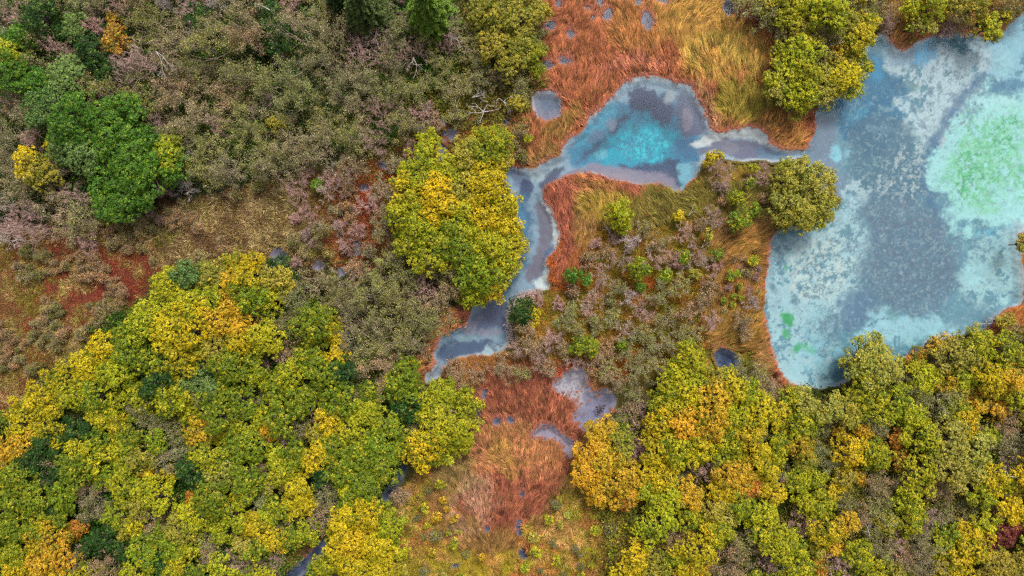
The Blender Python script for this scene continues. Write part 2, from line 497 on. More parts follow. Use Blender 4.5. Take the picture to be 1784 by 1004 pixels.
POOL_P = [
    ([(1020, 215), (1100, 160), (1190, 170), (1225, 240), (1215, 300), (1150, 300), (1060, 290), (1000, 290), (985, 262)], (46, 118, 152), 10, 14, .95, None, 0),
    ([(1040, 190), (1070, 180), (1085, 200), (1040, 230), (1010, 255), (995, 250), (1020, 230)], (66, 148, 176), 6, 8, .85, None, 0),
    ([(1058, 235), (1085, 205), (1120, 192), (1155, 200), (1184, 222), (1190, 252), (1170, 278), (1130, 290), (1090, 292), (1065, 280), (1030, 276), (1040, 250)], (18, 140, 166), 8, 14, 1, None, 0),
    ([(1080, 235), (1120, 215), (1160, 225), (1170, 250), (1140, 268), (1090, 272)], (30, 164, 184), 8, 14, .85, .6, 12),
    (ell(1120, 245, 55, 34), (20, 120, 150), 10, 14, .7, .36, 9),
    (ell(1130, 250, 48, 28), (60, 190, 200), 8, 12, .7, .34, 7),
    (ell(1110, 230, 100, 70), (64, 100, 136), 16, 20, .5, .35, 14),
    (ell(1050, 262, 14, 9, 10), (90, 160, 178), 4, 6, .7, None, 0),
    (ell(1116, 218, 9, 9), (40, 110, 130), 3, 5, .8, .7, 10),
    ([(1020, 260), (1060, 225), (1090, 195), (1102, 198), (1075, 225), (1040, 262), (1000, 285)], (58, 74, 104), 6, 9, .92, None, 0),
    (ell(1066, 212, 11, 10), (120, 134, 158), 4, 5, .8, None, 0),
    (ell(1040, 234, 14, 9, -30), (96, 116, 146), 4, 6, .7, None, 0),
    (ell(1123, 172, 26, 23), (50, 62, 94), 6, 8, .95, None, 0),
    (ell(1158, 190, 17, 24, -10), (62, 74, 106), 6, 8, .92, None, 0),
    (ell(1168, 168, 9, 12), (150, 158, 164), 4, 5, .8, None, 0),
    ([(1180, 155), (1205, 160), (1228, 200), (1232, 236), (1205, 240), (1180, 215)], (84, 88, 116), 6, 8, .9, None, 0),
    (ell(1199, 203, 9, 19, -6), (126, 120, 138), 3, 3, .9, None, 0),
    ([(1180, 235), (1210, 240), (1222, 262), (1215, 285), (1190, 265)], (50, 96, 134), 5, 6, .8, None, 0),
    ([(1070, 275), (1100, 286), (1150, 282), (1180, 268), (1200, 280), (1195, 330), (1160, 315), (1100, 300)], (50, 66, 98), 6, 8, .95, None, 0),
    ([(985, 300), (1020, 284), (1060, 280), (1110, 296), (1165, 302), (1186, 322), (1180, 334), (1100, 322), (1050, 306), (1000, 304), (950, 325)], (122, 116, 136), 4, 6, .95, None, 0),
    ([(1030, 300), (1060, 296), (1110, 308), (1130, 316), (1080, 314)], (140, 128, 140), 3, 5, .7, None, 0),
    ([(1184, 285), (1200, 280), (1216, 285), (1210, 310), (1190, 334)], (110, 168, 190), 4, 6, .9, None, 0),
    ([(1200, 248), (1240, 234), (1300, 224), (1325, 228), (1345, 256), (1330, 248), (1300, 238), (1250, 250), (1215, 256)], (190, 194, 196), 3, 4, .95, None, 0),
    ([(1212, 262), (1240, 250), (1290, 240), (1330, 250), (1360, 266), (1340, 276), (1280, 276), (1240, 262)], (98, 98, 124), 4, 6, .95, None, 0),
    (ell(1275, 258, 15, 11), (118, 116, 134), 3, 4, .9, None, 0),
    ([(1318, 255), (1345, 262), (1402, 268), (1402, 272), (1350, 280), (1320, 276)], (84, 116, 146), 4, 5, .8, None, 0),
    # narrows and the winding channel
    ([(925, 300), (960, 282), (985, 278), (975, 292), (945, 318), (930, 325)], (158, 174, 182), 4, 6, .8, .7, 14),
    ([(938, 318), (970, 290), (990, 290), (965, 318), (945, 335)], (62, 70, 100), 4, 5, .9, None, 0),
    ([(884, 300), (905, 296), (930, 318), (915, 345), (900, 330)], (92, 106, 140), 4, 6, .8, None, 0),
    ([(906, 310), (926, 312), (930, 335), (914, 352), (904, 335)], (52, 66, 102), 3, 5, .9, None, 0),
    ([(892, 330), (925, 345), (930, 420), (915, 470), (890, 500), (850, 525), (880, 470), (905, 430)], (54, 96, 130), 8, 10, .92, None, 0),
    (ell(908, 380, 7, 24, -10), (70, 130, 164), 4, 6, .7, None, 0),
    ([(928, 350), (948, 350), (962, 372), (970, 410), (955, 432), (948, 470), (940, 490), (922, 494), (915, 478), (934, 440), (942, 400)], (112, 108, 126), 4, 5, .97, None, 0),
    ([(950, 432), (970, 424), (960, 445), (950, 450)], (70, 96, 134), 3, 4, .8, None, 0),
    ([(925, 500), (945, 480), (953, 452), (960, 470), (960, 508)], (196, 204, 206), 3, 5, .95, None, 0),
    ([(940, 345), (952, 345), (965, 362), (976, 395), (982, 424), (968, 446), (966, 420), (966, 390), (956, 366)], (204, 208, 208), 2, 3, 1, None, 0),
    ([(820, 540), (870, 520), (890, 530), (885, 570), (830, 585), (800, 590)], (92, 98, 130), 8, 10, .9, None, 0),
    ([(800, 580), (835, 545), (840, 555), (825, 580), (880, 572), (880, 582), (820, 592)], (140, 136, 152), 4, 6, .75, .7, 14),
    ([(770, 600), (820, 588), (870, 600), (880, 610), (830, 618), (775, 632), (762, 620)], (64, 80, 112), 6, 8, .9, None, 0),
    (ell(815, 592, 18, 5, -5), (134, 160, 172), 3, 5, .8, None, 0),
    ([(838, 620), (850, 600), (870, 605), (880, 598), (876, 615), (865, 624)], (164, 186, 196), 3, 5, .85, None, 0),
    (ell(858, 606, 10, 3, 40), (86, 100, 128), 2, 2, .8, None, 0),
    ([(758, 630), (775, 635), (765, 655), (742, 672), (736, 658)], (140, 142, 156), 4, 5, .9, .7, 10),
]

def bed_colour(nm, x, y, d):
    if nm == 'lake':
        c = paint(x, y, (94, 138, 156), LAKE_P, 100, BEDK, 7)
    elif nm == 'teal':
        c = paint(x, y, (128, 152, 172), POOL_P, 300, BEDK, 5)
    elif nm in ('mud', 'seep'):
        c = paint(x, y, (132, 124, 144), [(ell(1000, 672, 34, 44), (166, 158, 164), 6, 10, .9, .55, 5),
                                          (ell(1045, 700, 30, 26), (130, 126, 150), 6, 6, .9, None, 0),
                                          (ell(1020, 735, 20, 18), (116, 120, 148), 6, 6, .7, None, 0),
                                          (ell(985, 775, 60, 34), (140, 120, 128), 6, 10, .6, .45, 6)], 700)
    elif nm == 'round':
        c = paint(x, y, (108, 110, 128), [(ell(957, 180, 18, 15), (74, 92, 118), 5, 6, .8, None, 0),
                                          (ell(950, 200, 16, 9), (94, 88, 112), 4, 5, .7, .6, 10)], 750)
    elif nm in ('dark', 'stream'):
        c = paint(x, y, (62, 70, 96), [(ell(1262, 625, 20, 18), (44, 60, 92), 6, 6, .8, None, 0)], 760)
        n = fbm(x, y, 8, 77, 4)
        c = c * (0.7 + 0.9 * smooth(.35, .8, n))[..., None]
    elif nm == 'grey':
        n = fbm(x, y, 7, 78, 4)
        c = lin((112, 104, 122)) * (0.8 + 0.5 * n)[..., None]
    else:
        n = fbm(x, y, 9, 79, 4)
        c = lin((82, 84, 106)) * (0.75 + 0.5 * n)[..., None]
    edge = smooth(-5.5, -1, d) * (0.35 + 0.45 * (fbm(x, y, 60, 55, 2) > 0.42)) * (0.8 if nm in ('lake', 'teal', 'round') else 0.25)
    c = c * (1 - edge[..., None]) + lin((190, 190, 194), BEDK) * edge[..., None]
    rim = smooth(0, 3, d)
    rc = rim_colour(x, y)
    return c * (1 - rim[..., None]) + rc * rim[..., None]

# ------------------------------------------------------------------ ground colours
LAND_P = [
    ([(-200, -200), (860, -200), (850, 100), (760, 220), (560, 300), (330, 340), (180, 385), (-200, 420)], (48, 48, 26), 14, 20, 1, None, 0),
    ([(640, 60), (940, -80), (945, 200), (800, 250), (620, 260)], (84, 84, 34), 20, 25, .9, None, 0),
    ([(-200, 420), (60, 430), (180, 390), (340, 345), (560, 300), (700, 300), (700, 440), (560, 480), (280, 480), (220, 560), (60, 680), (-200, 850)], (100, 66, 40), 14, 20, 1, None, 0),
    ([(60, 640), (180, 590), (210, 520), (270, 470), (270, 410), (180, 420), (140, 500), (30, 560), (-60, 640), (-60, 720)], (104, 58, 40), 20, 25, .8, .6, 60),
    ([(200, 400), (340, 350), (560, 320), (560, 460), (400, 450), (300, 470), (230, 450)], (84, 62, 40), 15, 20, .8, None, 0),
    ([(540, 330), (620, 310), (690, 300), (690, 400), (640, 450), (540, 420)], (122, 64, 42), 12, 18, .9, .8, 40),
    ([(700, 220), (940, 160), (1020, 215), (970, 280), (880, 290), (700, 290)], (122, 68, 42), 12, 16, .95, None, 0),
    ([(480, 440), (720, 430), (830, 520), (780, 580), (740, 680), (620, 680), (520, 560)], (64, 56, 30), 12, 20, 1, None, 0),
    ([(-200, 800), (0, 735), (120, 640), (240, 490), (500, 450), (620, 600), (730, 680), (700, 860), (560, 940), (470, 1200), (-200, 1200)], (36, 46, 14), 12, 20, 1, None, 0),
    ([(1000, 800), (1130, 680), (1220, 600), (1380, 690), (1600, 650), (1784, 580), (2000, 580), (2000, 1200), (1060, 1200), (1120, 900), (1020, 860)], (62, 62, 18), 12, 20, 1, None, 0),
    ([(945, 345), (1230, 300), (1350, 280), (1345, 660), (1100, 660), (890, 640), (900, 510), (960, 500)], (118, 92, 32), 10, 14, 1, None, 0),
    ([(690, 880), (800, 800), (930, 780), (1010, 810), (1150, 880), (1140, 1200), (560, 1200), (620, 960)], (140, 108, 48), 12, 18, 1, None, 0),
]
GRASS_P = [   # colours of the sedge
    ([(930, -200), (1340, -200), (1400, 60), (1350, 100), (1345, 170), (1430, 200), (1410, 270), (1230, 250), (1120, 130), (1010, 240), (880, 300), (900, 200)], (188, 98, 58), 6, 6, 1, None, 0),
    ([(1060, -80), (1180, -80), (1190, 40), (1150, 110), (1090, 90), (1060, 40)], (196, 118, 56), 16, 20, .85, None, 0),
    ([(1140, -80), (1260, -80), (1300, 60), (1350, 70), (1345, 160), (1240, 160), (1190, 110), (1150, 60)], (210, 144, 62), 16, 34, .92, None, 0),
    ([(1200, 60), (1330, 60), (1330, 150), (1230, 150)], (196, 152, 64), 12, 26, .6, .6, 30),
    ([(1230, 150), (1345, 150), (1390, 195), (1310, 225), (1245, 225)], (164, 130, 34), 12, 22, .9, None, 0),
    ([(1200, 145), (1222, 150), (1262, 222), (1238, 232)], (200, 128, 84), 4, 5, .9, None, 0),
    ([(1300, 225), (1360, 190), (1425, 195), (1412, 268), (1350, 262)], (196, 122, 56), 6, 8, .9, None, 0),
    ([(1400, 195), (1430, 195), (1418, 270), (1395, 268)], (190, 92, 60), 4, 5, .9, None, 0),
    ([(1285, 36), (1372, 42), (1345, 80), (1300, 62)], (184, 92, 46), 5, 8, .95, None, 0),
    ([(1040, 150), (1100, 120), (1180, 132), (1150, 110), (1090, 100), (1030, 150)], (206, 112, 84), 6, 8, .8, None, 0),
    ([(880, 300), (980, 250), (1025, 205), (1010, 190), (930, 225), (880, 240)], (160, 112, 42), 8, 12, .75, .6, 24),
    ([(935, 470), (938, 325), (1040, 290), (1190, 335), (1225, 300), (1235, 330), (1180, 360), (1080, 345), (1010, 340), (990, 400), (1010, 450), (950, 520)], (186, 92, 64), 6, 8, 1, None, 0),
    ([(1000, 345), (1060, 335), (1110, 350), (1080, 400), (1020, 400)], (184, 134, 46), 10, 12, .95, None, 0),
    ([(1010, 310), (1080, 322), (1070, 345), (1005, 335)], (178, 108, 52), 6, 8, .8, None, 0),
    ([(985, 460), (1040, 430), (1040, 480), (960, 510)], (190, 96, 50), 8, 10, .9, None, 0),
    ([(1225, 290), (1350, 282), (1340, 400), (1240, 380), (1090, 420), (1090, 360)], (138, 108, 34), 8, 14, 1, None, 0),
    ([(1255, 400), (1340, 400), (1335, 640), (1220, 600), (1250, 500)], (172, 108, 40), 8, 14, 1, None, 0),
    ([(1250, 540), (1300, 520), (1310, 600), (1250, 600)], (178, 124, 46), 10, 14, .7, None, 0),
    ([(1318, 430), (1342, 400), (1336, 540), (1350, 640), (1375, 690), (1350, 680), (1322, 590)], (188, 92, 62), 4, 6, .95, None, 0),
    ([(715, 680), (735, 600), (770, 560), (825, 530), (835, 560), (770, 600), (760, 640)], (168, 92, 42), 6, 10, 1, None, 0),
    ([(800, 540), (830, 535), (825, 565), (800, 575)], (186, 92, 62), 4, 6, .9, None, 0),
    ([(780, 630), (880, 620), (960, 640), (960, 660), (780, 655)], (172, 100, 46), 6, 8, 1, None, 0),
    ([(835, 640), (1000, 640), (1020, 760), (960, 880), (880, 940), (820, 900), (760, 860), (800, 780), (835, 720)], (176, 88, 58), 8, 12, 1, None, 0),
    ([(845, 740), (880, 730), (985, 790), (960, 830), (880, 840), (800, 830), (820, 770)], (204, 124, 74), 16, 26, .9, None, 0),
    ([(860, 780), (890, 775), (905, 830), (870, 835)], (200, 138, 58), 10, 18, .6, None, 0),
    ([(750, 800), (830, 790), (840, 840), (800, 880), (770, 880)], (158, 116, 60), 12, 16, .9, None, 0),
    ([(820, 830), (860, 840), (870, 870), (840, 930), (790, 960), (795, 900)], (204, 138, 106), 16, 26, .75, .65, 24),
    ([(1530, -200), (1900, -200), (1784, 40), (1740, 80), (1640, 70), (1575, 100), (1535, 60)], (178, 118, 44), 6, 8, 1, None, 0),
    ([(1550, 60), (1620, 50), (1740, 50), (1740, 78), (1640, 66), (1580, 100)], (192, 104, 60), 5, 6, .8, None, 0),
    ([(1715, 585), (1735, 540), (1800, 520), (1800, 590)], (184, 100, 40), 5, 8, 1, None, 0),
    ([(1765, 400), (1800, 400), (1800, 500), (1780, 480)], (186, 120, 40), 5, 8, 1, None, 0),
]
SEDGE_BASE = (164, 106, 50)

# where each kind of ground cover grows
SEDGE_Z = [[(938, -90), (1330, -90), (1345, 30), (1400, 60), (1360, 110), (1350, 170), (1430, 195), (1415, 275), (1340, 268), (1228, 240), (1120, 120), (1010, 235), (975, 285), (890, 302), (900, 230), (925, 215), (945, 100)],
           [(936, 340), (960, 316), (1040, 296), (1180, 342), (1226, 300), (1240, 380), (1100, 420), (1030, 410), (1010, 500), (955, 520), (950, 455)],
           [(1245, 330), (1350, 282), (1340, 420), (1335, 560), (1375, 690), (1330, 640), (1290, 600), (1225, 610), (1245, 480)],
           [(715, 690), (735, 600), (770, 560), (825, 530), (835, 560), (765, 600), (760, 645)],
           [(780, 632), (880, 620), (1000, 630), (1080, 690), (1040, 760), (1005, 800), (975, 860), (900, 950), (850, 960), (790, 950), (760, 870), (760, 810), (830, 745), (845, 690), (780, 660)],
           [(1535, -90), (1900, -90), (1784, 40), (1740, 80), (1640, 70), (1575, 105), (1535, 60)],
           [(1712, 590), (1735, 540), (1810, 520), (1810, 600)], [(1766, 395), (1850, 380), (1850, 520), (1780, 500)],
           [(470, 1000), (500, 940), (560, 925), (570, 950), (500, 1020)]]
TUSS_Z = [[(690, 870), (760, 800), (800, 880), (800, 960), (900, 960), (1000, 830), (1060, 860), (1160, 870), (1150, 960), (1080, 980), (1060, 1090), (690, 1090)],
          [(1080, 330), (1260, 300), (1270, 480), (1240, 600), (1120, 640), (960, 640), (900, 620), (960, 510), (1020, 420)]]
HERB_Z = [[(-90, 400), (100, 420), (180, 385), (340, 335), (560, 290), (720, 270), (900, 280), (900, 200), (945, 180), (945, -90), (700, -90), (560, 250), (320, 320), (170, 370), (-90, 380)],
          [(-90, 380), (180, 360), (340, 320), (600, 270), (700, 290), (700, 440), (560, 490), (240, 490), (200, 600), (60, 680), (-90, 800)],
          [(690, 800), (780, 820), (800, 1090), (680, 1090)]]

def any_sdf(zs, x, y):
    d = np.full(x.shape, 999.0)
    for z in zs:
        d = np.minimum(d, sdf(chaikin(z, 1), x, y))
    return d

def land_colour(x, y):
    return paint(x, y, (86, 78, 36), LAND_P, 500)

def sedge_colour(x, y):
    return paint(x, y, SEDGE_BASE, GRASS_P, 540)

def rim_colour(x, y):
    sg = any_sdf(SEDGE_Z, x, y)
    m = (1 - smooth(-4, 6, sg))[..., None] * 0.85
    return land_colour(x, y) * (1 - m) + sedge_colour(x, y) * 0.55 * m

def land_height(x, y, d):
    h = 0.05 + 0.22 * smooth(0, 30, d) + 0.25 * (fbm(x, y, 120, 21, 4) - 0.3) * smooth(5, 60, d)
    inside = -(0.06 + 0.045 * np.minimum(-d, 12) + 0.012 * np.clip(-d - 12, 0, 60))
    return np.where(d > 0, h, inside)

# land: one sheet, fine near the place in view, running on to the horizon
def spaced(lo, hi, step, reach):
    a = list(np.arange(lo, hi + 1, step))
    g, p = step, a[-1]
    while p < hi + reach:
        g *= 1.35
        p += g
        a.append(p)
    g, p = step, a[0]
    while p > lo - reach:
        g *= 1.35
        p -= g
        a.insert(0, p)
    return np.array(a)

gx, gy = spaced(-160, 1944, 6, 30000), spaced(-130, 1134, 6, 30000)
X, Y = np.meshgrid(gx, gy)
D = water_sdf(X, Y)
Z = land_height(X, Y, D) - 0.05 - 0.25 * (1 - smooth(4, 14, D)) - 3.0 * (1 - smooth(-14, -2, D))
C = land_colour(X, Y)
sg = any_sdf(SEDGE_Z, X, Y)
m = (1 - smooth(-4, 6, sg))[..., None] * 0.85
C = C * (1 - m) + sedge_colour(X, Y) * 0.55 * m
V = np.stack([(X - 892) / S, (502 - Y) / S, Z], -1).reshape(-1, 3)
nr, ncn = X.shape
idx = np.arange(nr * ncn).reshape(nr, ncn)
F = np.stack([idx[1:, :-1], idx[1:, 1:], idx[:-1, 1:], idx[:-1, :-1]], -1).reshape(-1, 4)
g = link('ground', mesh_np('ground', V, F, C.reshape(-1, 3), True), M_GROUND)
g['kind'] = 'structure'
g['label'] = 'boggy brown and olive ground under the trees and grass'

# beds and water sheets
def patch_grid(nm, poly, step):
    lo, hi = poly.min(0) - 16, poly.max(0) + 16
    hi[0] = min(hi[0], 1960)
    x = np.arange(lo[0], hi[0], step)
    y = np.arange(lo[1], hi[1], step)
    X, Y = np.meshgrid(x, y)
    d = sdf(poly, X, Y)
    dn = d + shore_noise(X, Y) * amp_of(poly) - off_of(poly)
    return X, Y, d, dn

NAMES = {'lake': ('lake', 'wide pale blue lake with a rounded green shoal'), 'teal': ('pool', 'teal spring pool and its winding channel'),
         'mud': ('marsh_pool', 'shallow grey pool at the edge of the rust sedge'), 'seep': ('marsh_pool', 'narrow grey seep inside the rust sedge'),
         'round': ('round_pool', 'small rounded pool west of the teal pool'), 'stream': ('stream', 'narrow dark stream between the trees')}
for nm, poly in WATERS:
    big = nm in ('lake', 'teal')
    X, Y, d, dn = patch_grid(nm, poly, 1.7 if big else 1.4)
    keep = dn < 7
    if nm in ('lake', 'teal'):
        keep &= ~((dn > 0) & (water_sdf(X, Y) < -.5))
    c = bed_colour(nm, X, Y, dn)
    z = land_height(X, Y, dn)
    if nm == 'teal':
        z = z - 1.1 * (1 - smooth(-25, 30, sdf(POOL_P[2][0], X, Y)))
    z = z + 0.05 * (fbm(X, Y, 14, 33, 4) - 0.5)
    z = np.where(dn > 0, np.maximum(z, 0.02), np.minimum(z, -0.03))
    V = np.stack([(X - 892) / S, (502 - Y) / S, z], -1).reshape(-1, 3)
    r_, c_ = X.shape
    idx = np.arange(r_ * c_).reshape(r_, c_)
    F = np.stack([idx[1:, :-1], idx[1:, 1:], idx[:-1, 1:], idx[:-1, :-1]], -1).reshape(-1, 4)
    F = F[keep.reshape(-1)[F].all(1)]
    used = np.unique(F)
    rm = np.full(len(V), -1)
    rm[used] = np.arange(len(used))
    nmn, lab = NAMES.get(nm, ('pond', 'tiny dark pond in the marsh'))
    b = link(nmn + '_bed', mesh_np(nmn + '_bed', V[used], rm[F], c.reshape(-1, 3)[used], True), M_BED)
    b['kind'] = 'structure'
    # the water sheet reaches a little under the banks
    Vw = V.copy()
    Vw[:, 2] = 0.0
    st = 3 if big else 2
    ii = idx[::st, ::st]
    F = np.stack([ii[1:, :-1], ii[1:, 1:], ii[:-1, 1:], ii[:-1, :-1]], -1).reshape(-1, 4)
    F = F[(dn.reshape(-1)[F] < 3).any(1)]
    if len(F) == 0:
        continue
    used = np.unique(F)
    rm[:] = -1
    rm[used] = np.arange(len(used))
    w = link(nmn + '_water', mesh_np(nmn + '_water', Vw[used], rm[F]), M_WATER)
    w['kind'] = 'structure'
    w['label'] = lab

# ------------------------------------------------------------------ grass, herbs, tussocks (uncountable stuff)
def blades(px, py, ang, lean, length, width, col, z0, bend=0.5, name='grass', mat=None, label=''):
    """every blade: a tapered strip in two segments"""
    n = len(px)
    bx, by = (px - 892) / S, (502 - py) / S
    dx, dy = np.cos(ang), np.sin(ang)
    sx, sy = -dy * width / 2, dx * width / 2
    h1 = length * 0.5
    l1, l2 = lean * 0.75, np.minimum(lean * (1 + bend), 1.5)
    p1 = np.stack([bx + dx * h1 * np.sin(l1), by + dy * h1 * np.sin(l1), z0 + h1 * np.cos(l1)], 1)
    p2 = p1 + np.stack([dx * h1 * np.sin(l2), dy * h1 * np.sin(l2), h1 * np.cos(l2)], 1)
    s = np.stack([sx, sy, np.zeros(n)], 1)
    p0 = np.stack([bx, by, z0], 1)
    V = np.stack([p0 - s, p0 + s, p1 + s * 0.9, p1 - s * 0.9, p2], 1).reshape(-1, 3)
    b = np.arange(n)[:, None] * 5
    F = np.concatenate([b + [0, 1, 2], b + [0, 2, 3], b + [3, 2, 4]], 0)
    cc = np.repeat(col[:, None, :], 5, 1)
    cc = cc.reshape(-1, 3)
    o = link(name, mesh_np(name, V, F, cc), mat)
    o['kind'] = 'stuff'
    if label:
        o['label'] = label
    return o

def scatter(zone, dens, seed, pad=10):
    """random points in a zone, photo pixels; dens per square metre"""
    r = np.random.default_rng(seed)
    p = np.asarray(zone, float)
    lo, hi = p.min(0) - pad, p.max(0) + pad
    lo = np.maximum(lo, (-110, -90))
    hi = np.minimum(hi, (1894, 1094))
    n = int((hi[0] - lo[0]) * (hi[1] - lo[1]) / S / S * dens)
    x, y = r.uniform(lo[0], hi[0], n), r.uniform(lo[1], hi[1], n)
    d = sdf(chaikin(p, 1), x, y) + (fbm(x, y, 46, 61, 4) - 0.5) * 60
    m = d < 0
    return x[m], y[m], r

SEDGE_LAB = ['rust and golden sedge combed over the marsh north of the teal pool', 'rust sedge bank south of the teal pool',
             'orange sedge strip along the west shore of the lake', 'rust sedge at the bend of the lower channel',
             'red and orange sedge marsh around the grey marsh pool', 'orange sedge on the north shore of the lake',
             'rust sedge tuft on the south shore of the lake', 'orange sedge on the far east shore of the lake',
             'olive sedge beside the dark stream']
for k, zn in enumerate(SEDGE_Z):
    x, y, r = scatter(zn, 42, 900 + k)
    per = 8
    base = math.radians([62, 75, 40, 160, 60, 80, 60, 60, 50][k])
    a = base + (fbm(x, y, 150, 41, 2) - 0.5) * 3.6 + (fbm(x, y, 30, 43, 3) - 0.5) * 1.8 + r.normal(0, .17, len(x))
    tone = np.clip(r.normal(1.0, .42, len(x)), .30, 2.1) * (0.55 + 0.95 * fbm(x, y, 13, 45, 3))
    pick = r.uniform(0, 1, len(x))
    lnt = r.uniform(.75, 1.45, len(x)) * (.75 + .5 * fbm(x, y, 20, 48, 2))
    x, y, a, tone, pick, lnt = (np.repeat(q, per) for q in (x, y, a, tone, pick, lnt))
    n = len(x)
    x, y, a = x + r.normal(0, 1.2, n), y + r.normal(0, 1.2, n), a + r.normal(0, .12, n)
    ws = water_sdf(x, y)
    inmud = np.minimum(sdf(WATERS[2][1], x, y), sdf(WATERS[3][1], x, y))
    m = (ws > 0.8) | ((ws > -4) & (pick > .80) & (pick < .88)) | ((inmud < 0) & (pick > .985)) | ((inmud < 0) & (inmud > -5) & (pick > .8))
    x, y, a, tone, pick, lnt, ws = (q[m] for q in (x, y, a, tone, pick, lnt, ws))
    n = len(x)
    near = smooth(14, 2, ws)
    ln = lnt * r.uniform(.8, 1.15, n) * (1 - .6 * near)
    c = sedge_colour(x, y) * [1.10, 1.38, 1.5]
    c = c + lin((255, 255, 255)) * .030
    c = c * (tone * r.uniform(.8, 1.25, n))[:, None]
    c = np.where((pick < .20)[:, None], c * [1.12, 1.28, 1.05], c)
    c = np.where((pick > .88)[:, None], c * [0.62, 0.82, 0.5], c)
    fr = (smooth(8, 1, ws) * .7)[:, None]
    c = c * (1 - fr) + lin((200, 128, 108), .8) * r.uniform(.6, 1.2, n)[:, None] * fr
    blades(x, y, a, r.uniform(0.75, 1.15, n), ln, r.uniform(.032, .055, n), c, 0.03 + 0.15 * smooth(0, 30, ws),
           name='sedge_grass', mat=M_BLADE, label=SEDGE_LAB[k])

# tussocks and bushy herbs: blades that fan out from a crown
def fans(zn, dens, seed, pal, Rr, per, label, name, jit=2.2, gap=None, lean=(.35, 1.25), wd=(.03, .055), size=30):
    x, y, r = scatter(zn, dens, seed)
    m = water_sdf(x, y) > 2
    if gap is not None:
        m &= fbm(x, y, size, seed + 3, 3) > gap
    x, y = x[m], y[m]
    n = len(x) * per
    pal = np.array([lin(c) for c in pal])
    R = np.repeat(r.uniform(*Rr, len(x)), per)
    tn = np.clip((fbm(x, y, 70, seed + 1, 3) - .5) * 2 + .5 + r.normal(0, .2, len(x)), 0, .999)
    tone = np.repeat(tn, per)
    tuft_gain = np.repeat(r.uniform(.6, 1.4, len(x)), per)  # brightness drawn at random for each tuft
    jx, jy = r.normal(0, jit, n), r.normal(0, jit, n)
    bx, by = np.repeat(x, per) + jx, np.repeat(y, per) + jy
    a = np.arctan2(-jy, jx) + r.normal(0, .5, n)
    c = pal[(tone * len(pal)).astype(int)] * (1.25 * tuft_gain * r.uniform(.5, 1.5, n))[:, None]
    m = water_sdf(bx, by) > 1
    blades(bx[m], by[m], a[m], r.uniform(*lean, n)[m], (R * r.uniform(.5, 1.1, n))[m], r.uniform(*wd, n)[m], c[m],
           np.full(m.sum(), .12), name=name, mat=M_BLADE, label=label)

fans(TUSS_Z[0], 3.6, 950, [(168, 150, 44), (196, 150, 78), (196, 124, 74), (156, 148, 38), (208, 166, 98)], (.5, 1.15), 110, 'khaki tussock grass in starry tufts', 'tussock_grass')
fans(TUSS_Z[1], 2.2, 951, [(156, 124, 36), (182, 104, 46), (134, 120, 30), (160, 132, 44), (112, 114, 26), (170, 122, 48)], (.5, 1.15), 90, 'olive and rust tussock grass between the small shrubs', 'tussock_grass')
MEADOW = [(-90, 400), (180, 380), (290, 400), (280, 480), (200, 590), (60, 690), (-90, 800)]
STAND = [(180, 395), (340, 340), (560, 290), (640, 300), (590, 480), (280, 480), (250, 430)]
fans(MEADOW, 26, 952, [(142, 64, 46), (156, 72, 50), (136, 72, 46), (150, 104, 58), (118, 100, 44)], (.3, .6), 16, 'russet herbs of the brown meadow', 'meadow_herbs', 1.6, wd=(.03, .06))
fans(MEADOW, 11, 953, [(182, 156, 100), (144, 132, 60), (164, 136, 82), (128, 124, 44)], (.35, .75), 28, 'straw and khaki herbs dotted over the brown meadow', 'meadow_herbs', 1.6, gap=.47, wd=(.035, .07))
fans([(540, 290), (720, 270), (900, 190), (950, 225), (900, 300), (700, 300), (700, 450), (560, 480)], 7, 955, [(170, 76, 50), (184, 92, 56), (150, 84, 44), (160, 120, 54)], (.35, .75), 40, 'rust grass between the small grey ponds', 'tussock_grass')
fans([(780, 640), (1090, 600), (1110, 680), (1040, 640), (960, 670), (780, 660)], 6, 956, [(186, 92, 54), (190, 112, 56), (160, 104, 40)], (.35, .8), 50, 'rust grass under the shrubs north of the grey marsh pool', 'tussock_grass')
fans([(950, 440), (1000, 410), (1050, 420), (1045, 480), (990, 520), (955, 515)], 8, 957, [(190, 92, 54), (180, 104, 50), (196, 112, 58)], (.5, .95), 70, 'rust grass on the channel side of the shrubby tongue', 'tussock_grass')
fans(STAND, 11, 954, [(120, 92, 58), (150, 122, 74), (176, 152, 102), (184, 160, 112), (152, 136, 74), (124, 118, 48)], (.35, .75), 30, 'pale khaki herbs in a thick stand beside the meadow', 'meadow_herbs', 1.8, gap=.44, wd=(.045, .09), size=12)

def leafy_cover(px, py, z0, size, col, spread, per, r, name, label):
    """small herbs: several leaf-sized faces round each point"""
    n = len(px) * per
    X = np.repeat((px - 892) / S, per) + r.normal(0, 1, n) * np.repeat(spread, per)
    Y = np.repeat((502 - py) / S, per) + r.normal(0, 1, n) * np.repeat(spread, per)
    Z = np.repeat(z0, per) * r.uniform(.25, 1.1, n)
    s = np.repeat(size, per) * r.uniform(.6, 1.4, n)
    a = r.uniform(0, 6.283, n)
    t = r.normal(0, .55, n)
    u = np.stack([np.cos(a) * np.cos(t), np.sin(a) * np.cos(t), np.sin(t)], 1)
    v = np.stack([-np.sin(a), np.cos(a), r.normal(0, .4, n)], 1)
    P = np.stack([X, Y, Z], 1)
    u *= s[:, None]
    v *= (s * .42)[:, None]
    V = np.stack([P - u, P + v, P + u, P - v], 1).reshape(-1, 3)
    F = np.arange(n * 4).reshape(-1, 4)
    c = np.repeat(np.repeat(col, per, 0) * r.uniform(.6, 1.4, n)[:, None], 4, 0)
    o = link(name, mesh_np(name, V, F, c), M_HERB)
    o['kind'] = 'stuff'
    o['label'] = label
    return o

